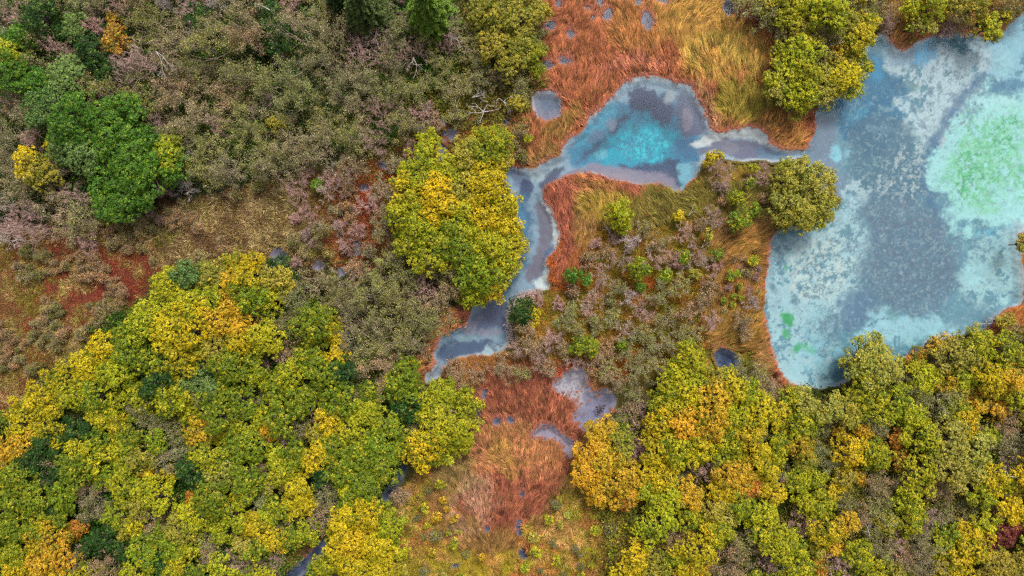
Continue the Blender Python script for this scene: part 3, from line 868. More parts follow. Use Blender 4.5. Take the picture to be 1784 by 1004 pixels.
def herbs(zone, dens, seed, pal, label, size=(.07, .13), h=(.25, .7), per=7, name='meadow_herbs', spread=(.1, .22), gap=None):
    x, y, r = scatter(zone, dens, seed)
    m = water_sdf(x, y) > 3
    if gap is not None:
        m &= fbm(x, y, 26, seed + 3, 3) > gap
    x, y = x[m], y[m]
    n = len(x)
    if n == 0:
        return
    t = np.clip((fbm(x, y, 60, seed + 1, 3) - .5) * 2.2 + .5 + r.normal(0, .22, n), 0, .999)
    pal = np.array([lin(c) for c in pal])
    c = pal[(t * len(pal)).astype(int)] * (1.2 * r.uniform(.5, 1.5, n))[:, None]
    leafy_cover(x, y, r.uniform(*h, n), r.uniform(*size, n), c, r.uniform(*spread, n), per, r, name, label)

KH = [(112, 66, 42), (126, 76, 50), (140, 112, 62), (150, 126, 78), (112, 98, 46), (98, 92, 40)]
herbs([(-90, 400), (180, 380), (280, 400), (270, 480), (200, 590), (60, 680), (-90, 800)], 24, 11,
      [(104, 60, 40), (112, 68, 44), (112, 76, 44), (124, 96, 54), (120, 104, 56), (104, 96, 40)], 'small russet leaves under the meadow herbs', h=(.1, .3), size=(.04, .08))
herbs([(180, 395), (340, 340), (560, 290), (640, 300), (590, 480), (280, 480), (250, 430)], 16, 12,
      [(104, 72, 46), (126, 100, 60), (156, 130, 84), (160, 138, 92), (138, 122, 66), (112, 104, 40)], 'small khaki leaves under the tall herb stand', size=(.05, .1), h=(.2, .6), spread=(.14, .25))
herbs([(540, 290), (720, 270), (900, 190), (945, 220), (900, 300), (700, 300), (700, 450), (560, 480)], 20, 13,
      [(140, 66, 46), (150, 78, 50), (110, 74, 40), (120, 98, 44), (132, 116, 50), (96, 96, 34)], 'red and olive herbs between the small ponds')
herbs([(640, 110), (760, 60), (830, -90), (940, -90), (945, 200), (880, 250), (700, 280), (600, 270)], 20, 14,
      [(92, 84, 36), (112, 104, 38), (128, 120, 40), (136, 128, 44), (120, 96, 50), (104, 112, 30)], 'olive herbs west of the rust marsh', size=(.09, .16), h=(.4, 1.1), spread=(.14, .25))
herbs([(680, 860), (780, 820), (800, 1090), (560, 1090), (600, 1000), (700, 960)], 17, 15,
      [(120, 108, 44), (140, 130, 60), (156, 140, 76), (136, 140, 30), (112, 112, 30), (160, 128, 80)], 'pale olive herbs beside the rust marsh')
herbs([(900, 940), (1000, 830), (1160, 880), (1150, 1000), (1060, 1090), (900, 1090)], 4, 16,
      [(150, 160, 20), (130, 140, 30), (160, 130, 60)], 'lime weeds among the tussocks', gap=.45)
herbs([(960, 420), (1260, 370), (1270, 480), (1240, 600), (1200, 650), (900, 640), (900, 560)], 12, 17,
      [(150, 98, 40), (130, 108, 34), (104, 120, 24), (88, 116, 22), (128, 124, 40), (160, 104, 56)], 'olive undergrowth between the small shrubs', h=(.15, .4), size=(.05, .1))
herbs([(1245, 290), (1345, 282), (1338, 600), (1300, 640), (1230, 600)], 6, 18,
      [(120, 120, 24), (104, 130, 18), (140, 124, 34)], 'lime weeds in the sedge strip', gap=.5)
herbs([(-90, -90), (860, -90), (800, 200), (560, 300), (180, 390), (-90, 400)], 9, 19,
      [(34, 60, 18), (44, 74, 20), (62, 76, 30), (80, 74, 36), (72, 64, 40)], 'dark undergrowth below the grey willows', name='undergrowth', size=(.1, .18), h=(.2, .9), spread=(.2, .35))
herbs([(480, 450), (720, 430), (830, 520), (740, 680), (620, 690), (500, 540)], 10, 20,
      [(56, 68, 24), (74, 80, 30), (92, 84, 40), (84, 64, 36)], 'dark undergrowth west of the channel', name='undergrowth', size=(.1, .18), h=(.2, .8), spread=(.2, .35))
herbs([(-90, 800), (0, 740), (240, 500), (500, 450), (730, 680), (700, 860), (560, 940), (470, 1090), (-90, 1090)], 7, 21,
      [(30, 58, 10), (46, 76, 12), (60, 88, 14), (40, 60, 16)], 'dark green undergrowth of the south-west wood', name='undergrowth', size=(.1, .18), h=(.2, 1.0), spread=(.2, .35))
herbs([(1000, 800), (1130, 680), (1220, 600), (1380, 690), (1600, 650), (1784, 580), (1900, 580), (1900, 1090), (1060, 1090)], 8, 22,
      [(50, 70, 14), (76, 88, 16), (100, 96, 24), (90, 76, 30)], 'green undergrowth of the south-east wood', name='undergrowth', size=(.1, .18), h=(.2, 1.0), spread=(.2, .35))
herbs([(1530, -90), (1880, -90), (1784, 40), (1740, 75), (1640, 65), (1575, 95)], 7, 23,
      [(140, 140, 24), (120, 128, 30), (160, 110, 50), (130, 110, 50)], 'mixed weeds in the sedge north of the lake')

for zz, sd_, pl_, lb_ in (
    ([(-60, 800), (0, 755), (240, 520), (500, 470), (700, 680), (690, 860), (560, 930), (470, 1090), (-60, 1090)], 41,
     [(40, 78, 12), (60, 100, 16), (88, 118, 18), (120, 134, 22), (100, 104, 40)], 'green understorey filling the gaps of the south-west wood'),
    ([(1020, 800), (1130, 700), (1220, 640), (1380, 700), (1600, 670), (1784, 610), (1860, 600), (1860, 1090), (1080, 1090)], 42,
     [(70, 84, 20), (100, 116, 22), (128, 124, 40), (150, 140, 30), (126, 110, 60)], 'olive and lime understorey filling the gaps of the south-east wood'),
    ([(-60, -60), (830, -60), (760, 200), (560, 280), (180, 370), (-60, 380)], 43,
     [(44, 84, 18), (70, 104, 28), (100, 112, 40), (118, 110, 56), (56, 100, 24), (96, 88, 50)], 'grey olive understorey between the willows')):
    herbs(zz, 15, sd_, pl_, lb_, size=(.08, .14), h=(.8, 2.6), per=9, name='understorey', spread=(.2, .4), gap=.4)

# ------------------------------------------------------------------ plants: shared meshes
def tubes(segs, sides=3):
    """segs: list of (p0, p1, r0, r1)"""
    A = np.array([s[0] for s in segs], float)
    B = np.array([s[1] for s in segs], float)
    r0 = np.array([s[2] for s in segs])[:, None]
    r1 = np.array([s[3] for s in segs])[:, None]
    d = B - A
    d /= np.linalg.norm(d, axis=1)[:, None] + 1e-9
    up = np.where(np.abs(d[:, 2:3]) < .9, [[0, 0, 1.0]], [[1.0, 0, 0]])
    u = np.cross(d, up)
    u /= np.linalg.norm(u, axis=1)[:, None] + 1e-9
    v = np.cross(d, u)
    n = len(segs)
    ring0, ring1 = [], []
    for k in range(sides):
        a = 2 * math.pi * k / sides
        o = u * math.cos(a) + v * math.sin(a)
        ring0.append(A + o * r0)
        ring1.append(B + o * r1)
    V = np.stack(ring0 + ring1, 1).reshape(-1, 3)
    b = np.arange(n)[:, None] * (2 * sides)
    F = np.concatenate([b + [k, (k + 1) % sides, sides + (k + 1) % sides, sides + k] for k in range(sides)], 0)
    return V, F

def grow(r, p, d, ln, rad, depth, segs, ends, spread=.6, up=.15, kids=(2, 3), shrink=.72, wob=.25):
    """one branch in two bent pieces, then its forks"""
    q = p
    for k in range(2):
        d = d + r.normal(0, wob, 3) + np.array([0, 0, up])
        d = d / np.linalg.norm(d)
        e = q + d * ln * .5
        segs.append((q, e, rad * (1 - .2 * k), rad * (1 - .2 * (k + 1))))
        q = e
    if depth == 0:
        ends.append((p, q, d))
        return
    for _ in range(r.integers(kids[0], kids[1] + 1)):
        nd = d + r.normal(0, spread, 3)
        nd /= np.linalg.norm(nd)
        grow(r, q, nd, ln * shrink * r.uniform(.75, 1.2), rad * .62, depth - 1, segs, ends, spread, up, kids, shrink, wob)

def leaves_at(P, N, r, size, aspect, rnd, clump, warm):
    n = len(P)
    N = N / (np.linalg.norm(N, axis=1)[:, None] + 1e-9)
    a = r.normal(0, 1, (n, 3))
    u = np.cross(N, a)
    u /= np.linalg.norm(u, axis=1)[:, None] + 1e-9
    v = np.cross(N, u)
    s = size * r.uniform(.7, 1.35, n)
    u, v = u * s[:, None], v * (s * aspect)[:, None]
    fold = N * (s * .25)[:, None]
    V = np.stack([P - u, P - u * .05 + v + fold, P + u, P - u * .05 - v + fold], 1).reshape(-1, 3)
    F = np.arange(4 * n).reshape(-1, 4)
    C = np.repeat(np.stack([rnd, clump, warm], 1), 4, 0)
    return V, F, C

def leafy_plant(seed, R, leaf=.064, lai=3.4, cl_r=.15):
    """broadleaf crown of lobes over a trunk with limbs; returns trunk mesh, crown mesh, crown height"""
    r = np.random.default_rng(seed)
    Ht = 1.0 + 1.95 * R
    nl = int(13 + R * 9)
    ex = r.uniform(.82, 1.18)
    ang0 = r.uniform(0, 6.28)
    bump = [r.uniform(.8, 1.2) for _ in range(5)]
    lob = []
    for k in range(nl):
        a = k * 2.399 + r.uniform(-.5, .5)
        q = math.sqrt((k + .3) / nl)
        rad = R * q * .86 * bump[k % 5]
        lr = R * r.uniform(.12, .25) + .08
        z = Ht - lr - (q ** 2) * R * r.uniform(.3, 1.0) + r.normal(0, .13 * R)
        lob.append((math.cos(a) * rad * ex, math.sin(a) * rad / ex, max(z, .35), lr))
    lob = np.array(lob)
    total = int(lai * math.pi * R * R / (4 * leaf * leaf * .75 * .5) * .8)
    per = 9
    ncl = max(30, total // per)
    wts = lob[:, 3] ** 2
    li = r.choice(nl, ncl, p=wts / wts.sum())
    dirs = r.normal(0, 1, (ncl, 3))
    dirs[:, 2] = np.abs(dirs[:, 2]) * 1.1 - .35
    dirs /= np.linalg.norm(dirs, axis=1)[:, None]
    rr = lob[li, 3] * r.uniform(.72, 1.12, ncl)
    cp = lob[li, :3] + dirs * rr[:, None] * [1, 1, .85]
    cp[:, 2] = np.maximum(cp[:, 2], .15)
    ctone = r.uniform(0, 1, ncl) * .55 + r.uniform(0, 1, nl)[li] * .45
    n = ncl * per
    off = r.normal(0, 1, (n, 3))
    off /= np.linalg.norm(off, axis=1)[:, None]
    P = np.repeat(cp, per, 0) + off * (cl_r * r.uniform(.2, 1, n) ** .6)[:, None] * [1, 1, .6]
    N = np.repeat(dirs, per, 0) * .6 + off * .5 + [0, 0, .75] + r.normal(0, .4, (n, 3))
    V, F, C = leaves_at(P, N, r, leaf, .72, r.uniform(0, 1, n), np.clip(np.repeat(ctone, per) + r.normal(0, .06, n), 0, 1), np.repeat(r.uniform(0, 1, ncl), per))
    crown = mesh_np('crown', V, F, C)
    segs = [(np.zeros(3), np.array([.05 * R, 0, Ht * .35]), .045 * R + .03, .035 * R + .02)]
    top = segs[0][1]
    for x, y, z, lr in lob:
        mid = top * .5 + np.array([x, y, z]) * .5 + r.normal(0, .08 * R, 3)
        segs.append((top, mid, .026 * R + .012, .018 * R + .01))
        segs.append((mid, np.array([x, y, z]), .018 * R + .01, .01))
        for _ in range(3):
            dd = r.normal(0, 1, 3)
            dd[2] = abs(dd[2])
            dd /= np.linalg.norm(dd)
            segs.append((np.array([x, y, z]) - dd * lr * .2, np.array([x, y, z]) + dd * lr * .9, .014, .006))
    V, F = tubes(segs, 5)
    return mesh_np('trunk', V, F), crown, Ht - .5 * R

def willow_plant(seed, R, bare=False, leafn=22):
    """many-stemmed shrub: stems spread and fork; narrow leaves ride on the outer twigs (or none)"""
    r = np.random.default_rng(seed)
    Ht = .8 + 1.6 * R
    segs, ends = [], []
    ns = 6 if R < 1.2 else 9
    dep = 3 if R < 1.2 else 4
    for k in range(ns):
        a = k * 2.399 + r.uniform(-.4, .4)
        t = r.uniform(.15, .85)
        d = np.array([math.cos(a) * t, math.sin(a) * t, 1.0])
        d /= np.linalg.norm(d)
        grow(r, np.array([math.cos(a) * .1, math.sin(a) * .1, 0]), d, Ht * .40, .035 + .012 * R, dep, segs, ends, .50, .05, (2, 3) if dep == 3 else (2, 2), .72, .16)
    S_ = np.array([s[1] for s in segs])
    fac = R / np.percentile(np.linalg.norm(S_[:, :2], axis=1), 93)
    zf = Ht / S_[:, 2].max()
    k3 = np.array([fac, fac, zf])
    segs = [(a * k3, b * k3, max(r0, .011), max(r1, .009)) for a, b, r0, r1 in segs]
    E = [(a * k3, b * k3, d) for a, b, d in ends]
    fine = []
    for a, b, d in E:
        for _ in range(7 if bare else 3):
            q = a + (b - a) * r.uniform(.1, 1)
            dd = (b - a) / np.linalg.norm(b - a) + r.normal(0, .55, 3)
            dd /= np.linalg.norm(dd)
            fine.append((q, q + dd * r.uniform(.15, .42), .011, .006))
    if bare:
        V, F = tubes([s for s in segs if s[2] > .02], 4)
        trunk = mesh_np('trunk', V, F)
        V, F = tubes([s for s in segs if s[2] <= .02] + fine, 3)
        return trunk, mesh_np('crown', V, F), Ht * .75
    V, F = tubes(segs + fine, 3)
    trunk = mesh_np('trunk', V, F)
    ne = len(E)
    want = int((2.3 if R < 1.4 else 1.75) * math.pi * R * R / (.1 * .035 * 1.6) * .5)
    per = max(8, want // ne)
    n = ne * per
    A = np.repeat(np.array([e[0] for e in E]), per, 0)
    B = np.repeat(np.array([e[1] for e in E]), per, 0)
    t = r.uniform(-.1, 1.25, n)[:, None]
    P = A + (B - A) * t + r.normal(0, .12 + .02 * R, (n, 3))
    P[:, 2] = np.maximum(P[:, 2], .1)
    Nn = r.normal(0, .8, (n, 3)) + [0, 0, .5]
    V, F, C = leaves_at(P, Nn, r, .075, .34, r.uniform(0, 1, n), np.clip(np.repeat(r.uniform(0, 1, ne), per) + r.normal(0, .1, n), 0, 1), np.repeat(r.uniform(0, 1, ne), per))
    return trunk, mesh_np('crown', V, F, C), Ht * .72

SIZES = [.5, .8, 1.15, 1.65, 2.2, 2.9]
LEAFY, WILLOW, BARE = {}, {}, {}
for i, R in enumerate(SIZES):
    LEAFY[R] = [leafy_plant(100 + 10 * i + v, R) for v in range(4)]
    WILLOW[R] = [willow_plant(300 + 10 * i + v, R) for v in range(4)]
    if R < 2.5:
        BARE[R] = [willow_plant(500 + 10 * i + v, R, True) for v in range(3)]
for lib, lm in ((LEAFY, M_LEAF), (WILLOW, M_WILL), (BARE, M_TWIG)):
    for R, lst in lib.items():
        for tr, cr, _ in lst:
            tr.materials.append(M_TWIG if lib is not LEAFY else M_BARK)
            cr.materials.append(lm)

# ------------------------------------------------------------------ palette: code -> (species, leaf colour, share turned, colour words, twig colour)
PAL = {
    'Y': ('gold', (222, 196, 22), .66, 'bright yellow'),
    'L': ('leafy', (190, 190, 26), .60, 'lime yellow'),
    'G': ('leafy', (136, 156, 26), .62, 'fresh green'),
    'D': ('leafy', (44, 84, 20), .8, 'dark green'),
    'F': ('leafy', (96, 140, 34), .60, 'vivid green'),
    'A': ('gold', (228, 178, 40), .68, 'golden amber'),
    'a': ('gold', (206, 150, 58), .55, 'golden amber'),
    'O': ('gold', (214, 138, 46), .62, 'orange'),
    'K': ('olive', (172, 162, 56), .72, 'khaki olive'),
    'B': ('leafy', (116, 146, 72), .72, 'blue green'),
    'M': ('gold', (140, 66, 62), .95, 'maroon'),
    'Q': ('olive', (184, 178, 76), .75, 'pale straw green'),
    'S': ('willow', (172, 182, 104), .7, 'sage grey'),
    'W': ('willow', (184, 172, 124), .62, 'grey brown'),
    'V': ('willow', (182, 182, 92), .66, 'olive grey'),
    'T': ('willow', (212, 168, 124), .66, 'tawny'),
    't': ('low', (214, 160, 104), .68, 'tawny'),
    'v': ('low', (192, 172, 98), .7, 'khaki'),
    'k': ('low', (150, 150, 52), .66, 'olive'),
    'P': ('bare', (226, 184, 172), 1, 'pinkish grey'),
    'C': ('bare', (226, 206, 198), 1, 'pale ashen'),
}
SPEC = {'leafy': (LEAFY, 'green_leafy_tree', 'tree', 'leafy tree', 'green and lime leafy trees of the woods'),
        'gold': (LEAFY, 'autumn_tree', 'tree', 'autumn tree', 'trees turned yellow and orange'),
        'olive': (LEAFY, 'olive_bush', 'bush', 'bush', 'rounded olive bushes'),
        'willow': (WILLOW, 'willow_shrub', 'shrub', 'willow', 'grey willows of the wet ground'),
        'low': (WILLOW, 'low_shrub', 'shrub', 'low shrub', 'knee-high shrubs of the open ground'),
        'bare': (BARE, 'bare_shrub', 'shrub', 'bare twiggy shrub', 'leafless shrubs')}
LANDMARKS = [('the teal pool', 1120, 225), ('the small round pool', 955, 186), ('the winding channel', 930, 420), ('the grey marsh pool', 1020, 700),
             ('the dark pond', 1264, 628), ('the rust marsh', 890, 770), ('the brown meadow', 120, 560), ('the dark stream', 535, 975),
             ('the yellow-crowned thicket', 800, 390), ('the green weed stains', 1390, 580), ('the lakeside bush', 1403, 335),
             ('the bright green spruce', 745, 15), ('the big green thicket', 200, 250), ('the crescent pond', 908, 940),
             ('the bleached snag', 845, 190), ('the round weed shoal', 1730, 280), ('the maroon tree', 1745, 935),
             ('the lower bend of the channel', 780, 610), ('the driftwood log', 1735, 578), ('the thin stream', 688, 840),
             ('the lone orange sapling', 337, 868), ('the north lake shore', 1650, 60), ('the grey meadow pond', 487, 446),
             ('the amber tree', 200, 65), ('the golden corner tree', 90, 965), ('the orange tree', 135, 920)]
DIRS = ['east', 'north-east', 'north', 'north-west', 'west', 'south-west', 'south', 'south-east']
PLANTS = []      # (x, y, r px, code)

def add(lst):
    for x, y, rp, c in lst:
        PLANTS.append((x, y, rp, c, True))

# --- plants one can pick out, read from the photograph
add([  # north-west
    (30, 62, 26, 'F'), (15, 95, 28, 'L'), (20, 135, 32, 'F'), (68, 62, 26, 'V'), (100, 88, 30, 'P'), (70, 32, 26, 'D'), (150, 82, 26, 'D'), (135, 48, 22, 'B'), (40, 25, 30, 'P'),
    (200, 66, 22, 'a'), (195, 32, 13, 'a'), (255, 105, 40, 'P'), (215, 118, 32, 'P'), (290, 110, 34, 'W'), (255, 40, 40, 'V'), (310, 70, 36, 'W'),
    (370, 85, 42, 'V'), (420, 30, 46, 'W'), (440, 60, 36, 'T'), (345, 28, 22, 'D'), (335, 5, 34, 'P'), (465, 30, 26, 'D'), (478, 72, 24, 'D'), (530, 60, 44, 'W'), (500, 12, 30, 'P'),
    (560, 15, 36, 'V'), (600, 40, 36, 'W'), (490, 145, 46, 'S'), (430, 130, 34, 'S'), (525, 175, 38, 'S'), (570, 105, 40, 'W'), (390, 160, 36, 'T'), (300, 160, 36, 'T'), (340, 200, 36, 'W'),
    (110, 132, 34, 'B'), (112, 165, 32, 'W'), (30, 175, 26, 'T'), (48, 205, 32, 'W'), (180, 160, 32, 'V'), (240, 170, 32, 'V'),
    (85, 195, 36, 'B'), (140, 212, 44, 'F'), (120, 245, 38, 'B'), (185, 225, 44, 'F'), (215, 195, 32, 'F'), (160, 265, 40, 'B'), (205, 265, 44, 'F'), (250, 255, 34, 'F'), (285, 275, 34, 'L'),
    (245, 300, 42, 'F'), (300, 295, 28, 'F'), (215, 335, 38, 'F'), (180, 305, 34, 'F'), (190, 360, 24, 'F'), (235, 352, 24, 'F'), (95, 252, 20, 'Y'), (45, 285, 24, 'Y'), (75, 305, 28, 'K'),
    (15, 245, 28, 'W'), (30, 330, 34, 'W'), (90, 350, 34, 'W'), (130, 340, 32, 'P'), (60, 400, 32, 'P'), (20, 390, 30, 'P'), (110, 400, 30, 'W'), (150, 380, 26, 'V'), (150, 420, 22, 'P'),
    (420, 210, 40, 'V'), (360, 250, 38, 'V'), (300, 225, 30, 'V'), (450, 265, 40, 'V'), (400, 290, 36, 'W'), (350, 300, 32, 'V'), (520, 240, 40, 'W'), (480, 290, 34, 'W'), (560, 200, 36, 'V'),
    (600, 150, 38, 'W'), (630, 95, 34, 'P'), (660, 75, 34, 'P'), (630, 125, 32, 'W'), (690, 60, 26, 'S'), (680, 110, 30, 'W'), (720, 90, 28, 'P'), (790, 55, 30, 'P'), (780, 30, 24, 'W'), (610, 190, 30, 'W'),
    (620, 240, 34, 'V'), (660, 200, 30, 'P'), (690, 160, 32, 'V'), (560, 260, 34, 'W'), (650, 250, 26, 'P'), (735, 150, 30, 'V'), (770, 110, 28, 'V'), (740, 200, 26, 'P'), (700, 220, 26, 'V'),
    (820, 80, 24, 'V'), (835, 130, 24, 'S'), (870, 30, 30, 'K'), (910, 30, 30, 'K'), (860, 75, 30, 'K'), (905, 75, 28, 'K'), (928, 92, 20, 'L'), (890, 110, 24, 'K'), (840, 20, 26, 'K'), (875, 130, 20, 'T'), (948, 22, 15, 'K'), (940, 60, 14, 'V'), (936, 122, 14, 'L'), (944, 84, 10, 'K'), (925, 5, 20, 'K'), (915, 165, 14, 'V'), (900, 180, 14, 'K'), (905, 140, 20, 'V'),
    (520, 330, 26, 'P'), (580, 320, 24, 'P'), (640, 350, 24, 'P'), (610, 290, 24, 'W'), (670, 330, 24, 'W'), (680, 370, 22, 'W'), (540, 375, 18, 'P'), (690, 285, 18, 'W'), (665, 400, 22, 'V'), (560, 400, 16, 'V'),
    (553, 322, 11, 'F'), (745, 250, 20, 'L'), (790, 205, 18, 'V'), (720, 255, 20, 'P'), (735, 225, 18, 'W'),
])
add([  # yellow-crowned thicket beside the channel
    (845, 255, 36, 'L'), (815, 270, 30, 'K'), (870, 275, 22, 'K'), (845, 240, 20, 'Y'), (735, 300, 36, 'L'), (775, 300, 36, 'L'), (715, 335, 32, 'Y'), (760, 345, 38, 'Y'), (805, 330, 34, 'K'), (845, 320, 36, 'Y'), (870, 350, 30, 'Y'),
    (885, 350, 16, 'T'), (705, 375, 30, 'L'), (745, 395, 36, 'L'), (795, 380, 38, 'L'), (840, 375, 36, 'Y'), (880, 390, 28, 'Y'), (890, 430, 30, 'Y'), (850, 425, 36, 'L'), (800, 430, 38, 'G'), (755, 435, 36, 'L'), (715, 420, 30, 'L'),
    (870, 465, 30, 'L'), (830, 475, 34, 'G'), (790, 475, 32, 'V'), (855, 500, 26, 'Y'), (825, 510, 22, 'L'), (760, 470, 28, 'V'), (690, 440, 22, 'V'), (890, 405, 20, 'K'), (840, 515, 18, 'K'), (815, 518, 16, 'L'),
])
add([  # west of the channel, below the thicket
    (770, 515, 36, 'T'), (735, 500, 28, 'P'), (700, 480, 28, 'V'), (660, 480, 30, 'V'), (640, 520, 36, 'V'), (690, 530, 34, 'V'), (650, 565, 38, 'W'), (610, 540, 30, 'W'), (590, 500, 28, 'V'), (560, 500, 24, 'W'),
    (690, 590, 34, 'V'), (640, 610, 34, 'V'), (665, 640, 34, 'T'), (610, 590, 26, 'W'), (720, 560, 26, 'V'), (725, 600, 22, 'W'), (705, 640, 22, 'G'), (700, 670, 30, 'G'), (730, 545, 24, 'V'), (615, 640, 24, 'V'),
    (770, 690, 28, 'L'), (800, 660, 22, 'T'), (790, 720, 28, 'P'), (745, 710, 30, 'L'), (720, 740, 30, 'V'), (760, 745, 34, 'L'), (800, 750, 30, 'L'), (735, 785, 32, 'Y'), (765, 785, 24, 'L'), (815, 700, 22, 'L'), (825, 735, 14, 'K'),
    (800, 775, 20, 'L'), (710, 700, 26, 'D'), (695, 865, 18, 'T'), (790, 640, 14, 'T'), (830, 655, 14, 'T'),
])
add([  # tongue of land between pool and lake
    (1080, 376, 22, 'L'), (1076, 366, 15, 'Y'), (1086, 396, 12, 'L'), (907, 545, 22, 'D'), (928, 552, 14, 'Y'), (935, 520, 12, 'P'), (925, 590, 32, 'T'), (945, 615, 20, 'P'), (905, 610, 18, 'P'), (960, 590, 18, 'P'),
    (1240, 276, 12, 'Y'), (1254, 271, 8, 'Y'), (1258, 300, 20, 'P'), (1330, 300, 20, 'P'), (1313, 292, 9, 'L'), (1305, 318, 8, 'G'), (1262, 325, 12, 'P'), (1285, 345, 14, 'L'), (1290, 385, 18, 'G'), (1318, 365, 10, 'G'), (1243, 380, 17, 'P'),
    (1100, 420, 18, 'C'), (1150, 420, 20, 'T'), (1175, 450, 18, 'P'), (1145, 450, 18, 'P'), (1215, 440, 20, 'P'), (1195, 405, 16, 'P'), (1120, 400, 14, 'V'), (1182, 377, 9, 'Y'), (1060, 440, 16, 'T'), (1085, 455, 16, 'P'),
    (1245, 460, 14, 'P'), (1190, 448, 12, 'G'), (1250, 445, 10, 'G'), (1115, 470, 18, 'G'), (1050, 480, 18, 'P'), (1075, 500, 18, 'V'), (1095, 515, 16, 'C'), (1150, 515, 24, 'S'), (1185, 500, 22, 'V'), (1120, 540, 20, 'P'), (1030, 530, 20, 'P'),
    (1000, 545, 18, 'V'), (1065, 560, 22, 'V'), (1005, 575, 20, 'V'), (980, 560, 18, 'S'), (1085, 580, 18, 'P'), (1120, 580, 22, 'V'), (1160, 560, 24, 'V'), (1195, 545, 22, 'T'), (1225, 520, 20, 'T'), (1240, 560, 16, 'P'), (1135, 610, 28, 'S'),
    (1175, 600, 26, 'V'), (1095, 620, 24, 'V'), (1055, 610, 22, 'T'), (1020, 605, 20, 'G'), (985, 610, 18, 'T'), (1205, 580, 22, 'V'), (1150, 645, 28, 'V'), (1110, 650, 24, 'S'), (1060, 645, 22, 'V'), (1300, 580, 16, 'T'), (1290, 560, 14, 'T'),
    (1310, 530, 12, 'C'), (1070, 665, 20, 'T'), (1035, 640, 18, 'T'), (950, 640, 20, 'T'), (880, 640, 22, 'T'), (905, 650, 18, 'V'), (1000, 630, 16, 'P'), (1085, 600, 10, 'G'), (1235, 490, 14, 'T'), (1160, 480, 12, 'G'),
    (1400, 298, 26, 'Q'), (1430, 318, 26, 'Q'), (1372, 318, 24, 'K'), (1375, 350, 28, 'Q'), (1412, 342, 30, 'T'), (1420, 328, 20, 'P'), (1450, 352, 12, 'V'), (1388, 328, 14, 'W'), (1400, 375, 28, 'K'), (1432, 360, 24, 'K'), (1440, 340, 18, 'K'), (1370, 380, 20, 'K'), (1425, 385, 16, 'L'), (1368, 290, 14, 'L'),
])
add([  # north of the lake
    (1300, 12, 34, 'V'), (1335, 25, 26, 'V'), (1372, 18, 28, 'L'), (1382, 38, 16, 'Y'), (1340, 2, 24, 'K'), (1405, 5, 26, 'V'), (1440, 22, 34, 'L'), (1430, 38, 22, 'Y'), (1475, 15, 32, 'V'), (1512, 18, 28, 'V'), (1500, 45, 24, 'Y'), (1475, 50, 24, 'K'),
    (1440, 65, 32, 'W'), (1402, 60, 26, 'K'), (1395, 90, 30, 'L'), (1365, 95, 22, 'L'), (1370, 130, 32, 'L'), (1352, 158, 22, 'Q'), (1400, 130, 28, 'L'), (1395, 165, 28, 'L'), (1385, 185, 20, 'K'), (1415, 155, 20, 'K'), (1436, 105, 30, 'V'),
    (1468, 88, 18, 'A'), (1470, 108, 24, 'K'), (1495, 75, 26, 'Y'), (1505, 60, 18, 'Y'), (1490, 105, 24, 'V'), (1500, 122, 20, 'L'), (1470, 135, 28, 'Y'), (1445, 145, 26, 'K'), (1485, 148, 20, 'L'), (1440, 165, 20, 'Q'), (1412, 145, 12, 'O'), (1515, 35, 20, 'L'), (1420, 180, 14, 'W'),
    (1555, 22, 20, 'T'), (1545, 45, 14, 'P'), (1618, 38, 18, 'Q'), (1625, 10, 24, 'L'), (1660, 30, 18, 'V'), (1680, 45, 16, 'T'), (1655, 50, 12, 'P'), (1728, 45, 18, 'L'), (1712, 38, 12, 'Y'), (1755, 28, 10, 'Y'), (1700, 12, 22, 'K'), (1765, 10, 22, 'V'), (1735, 62, 10, 'K'), (1590, 12, 18, 'L'), (1660, 5, 18, 'K'), (1585, 50, 8, 'G'),
])
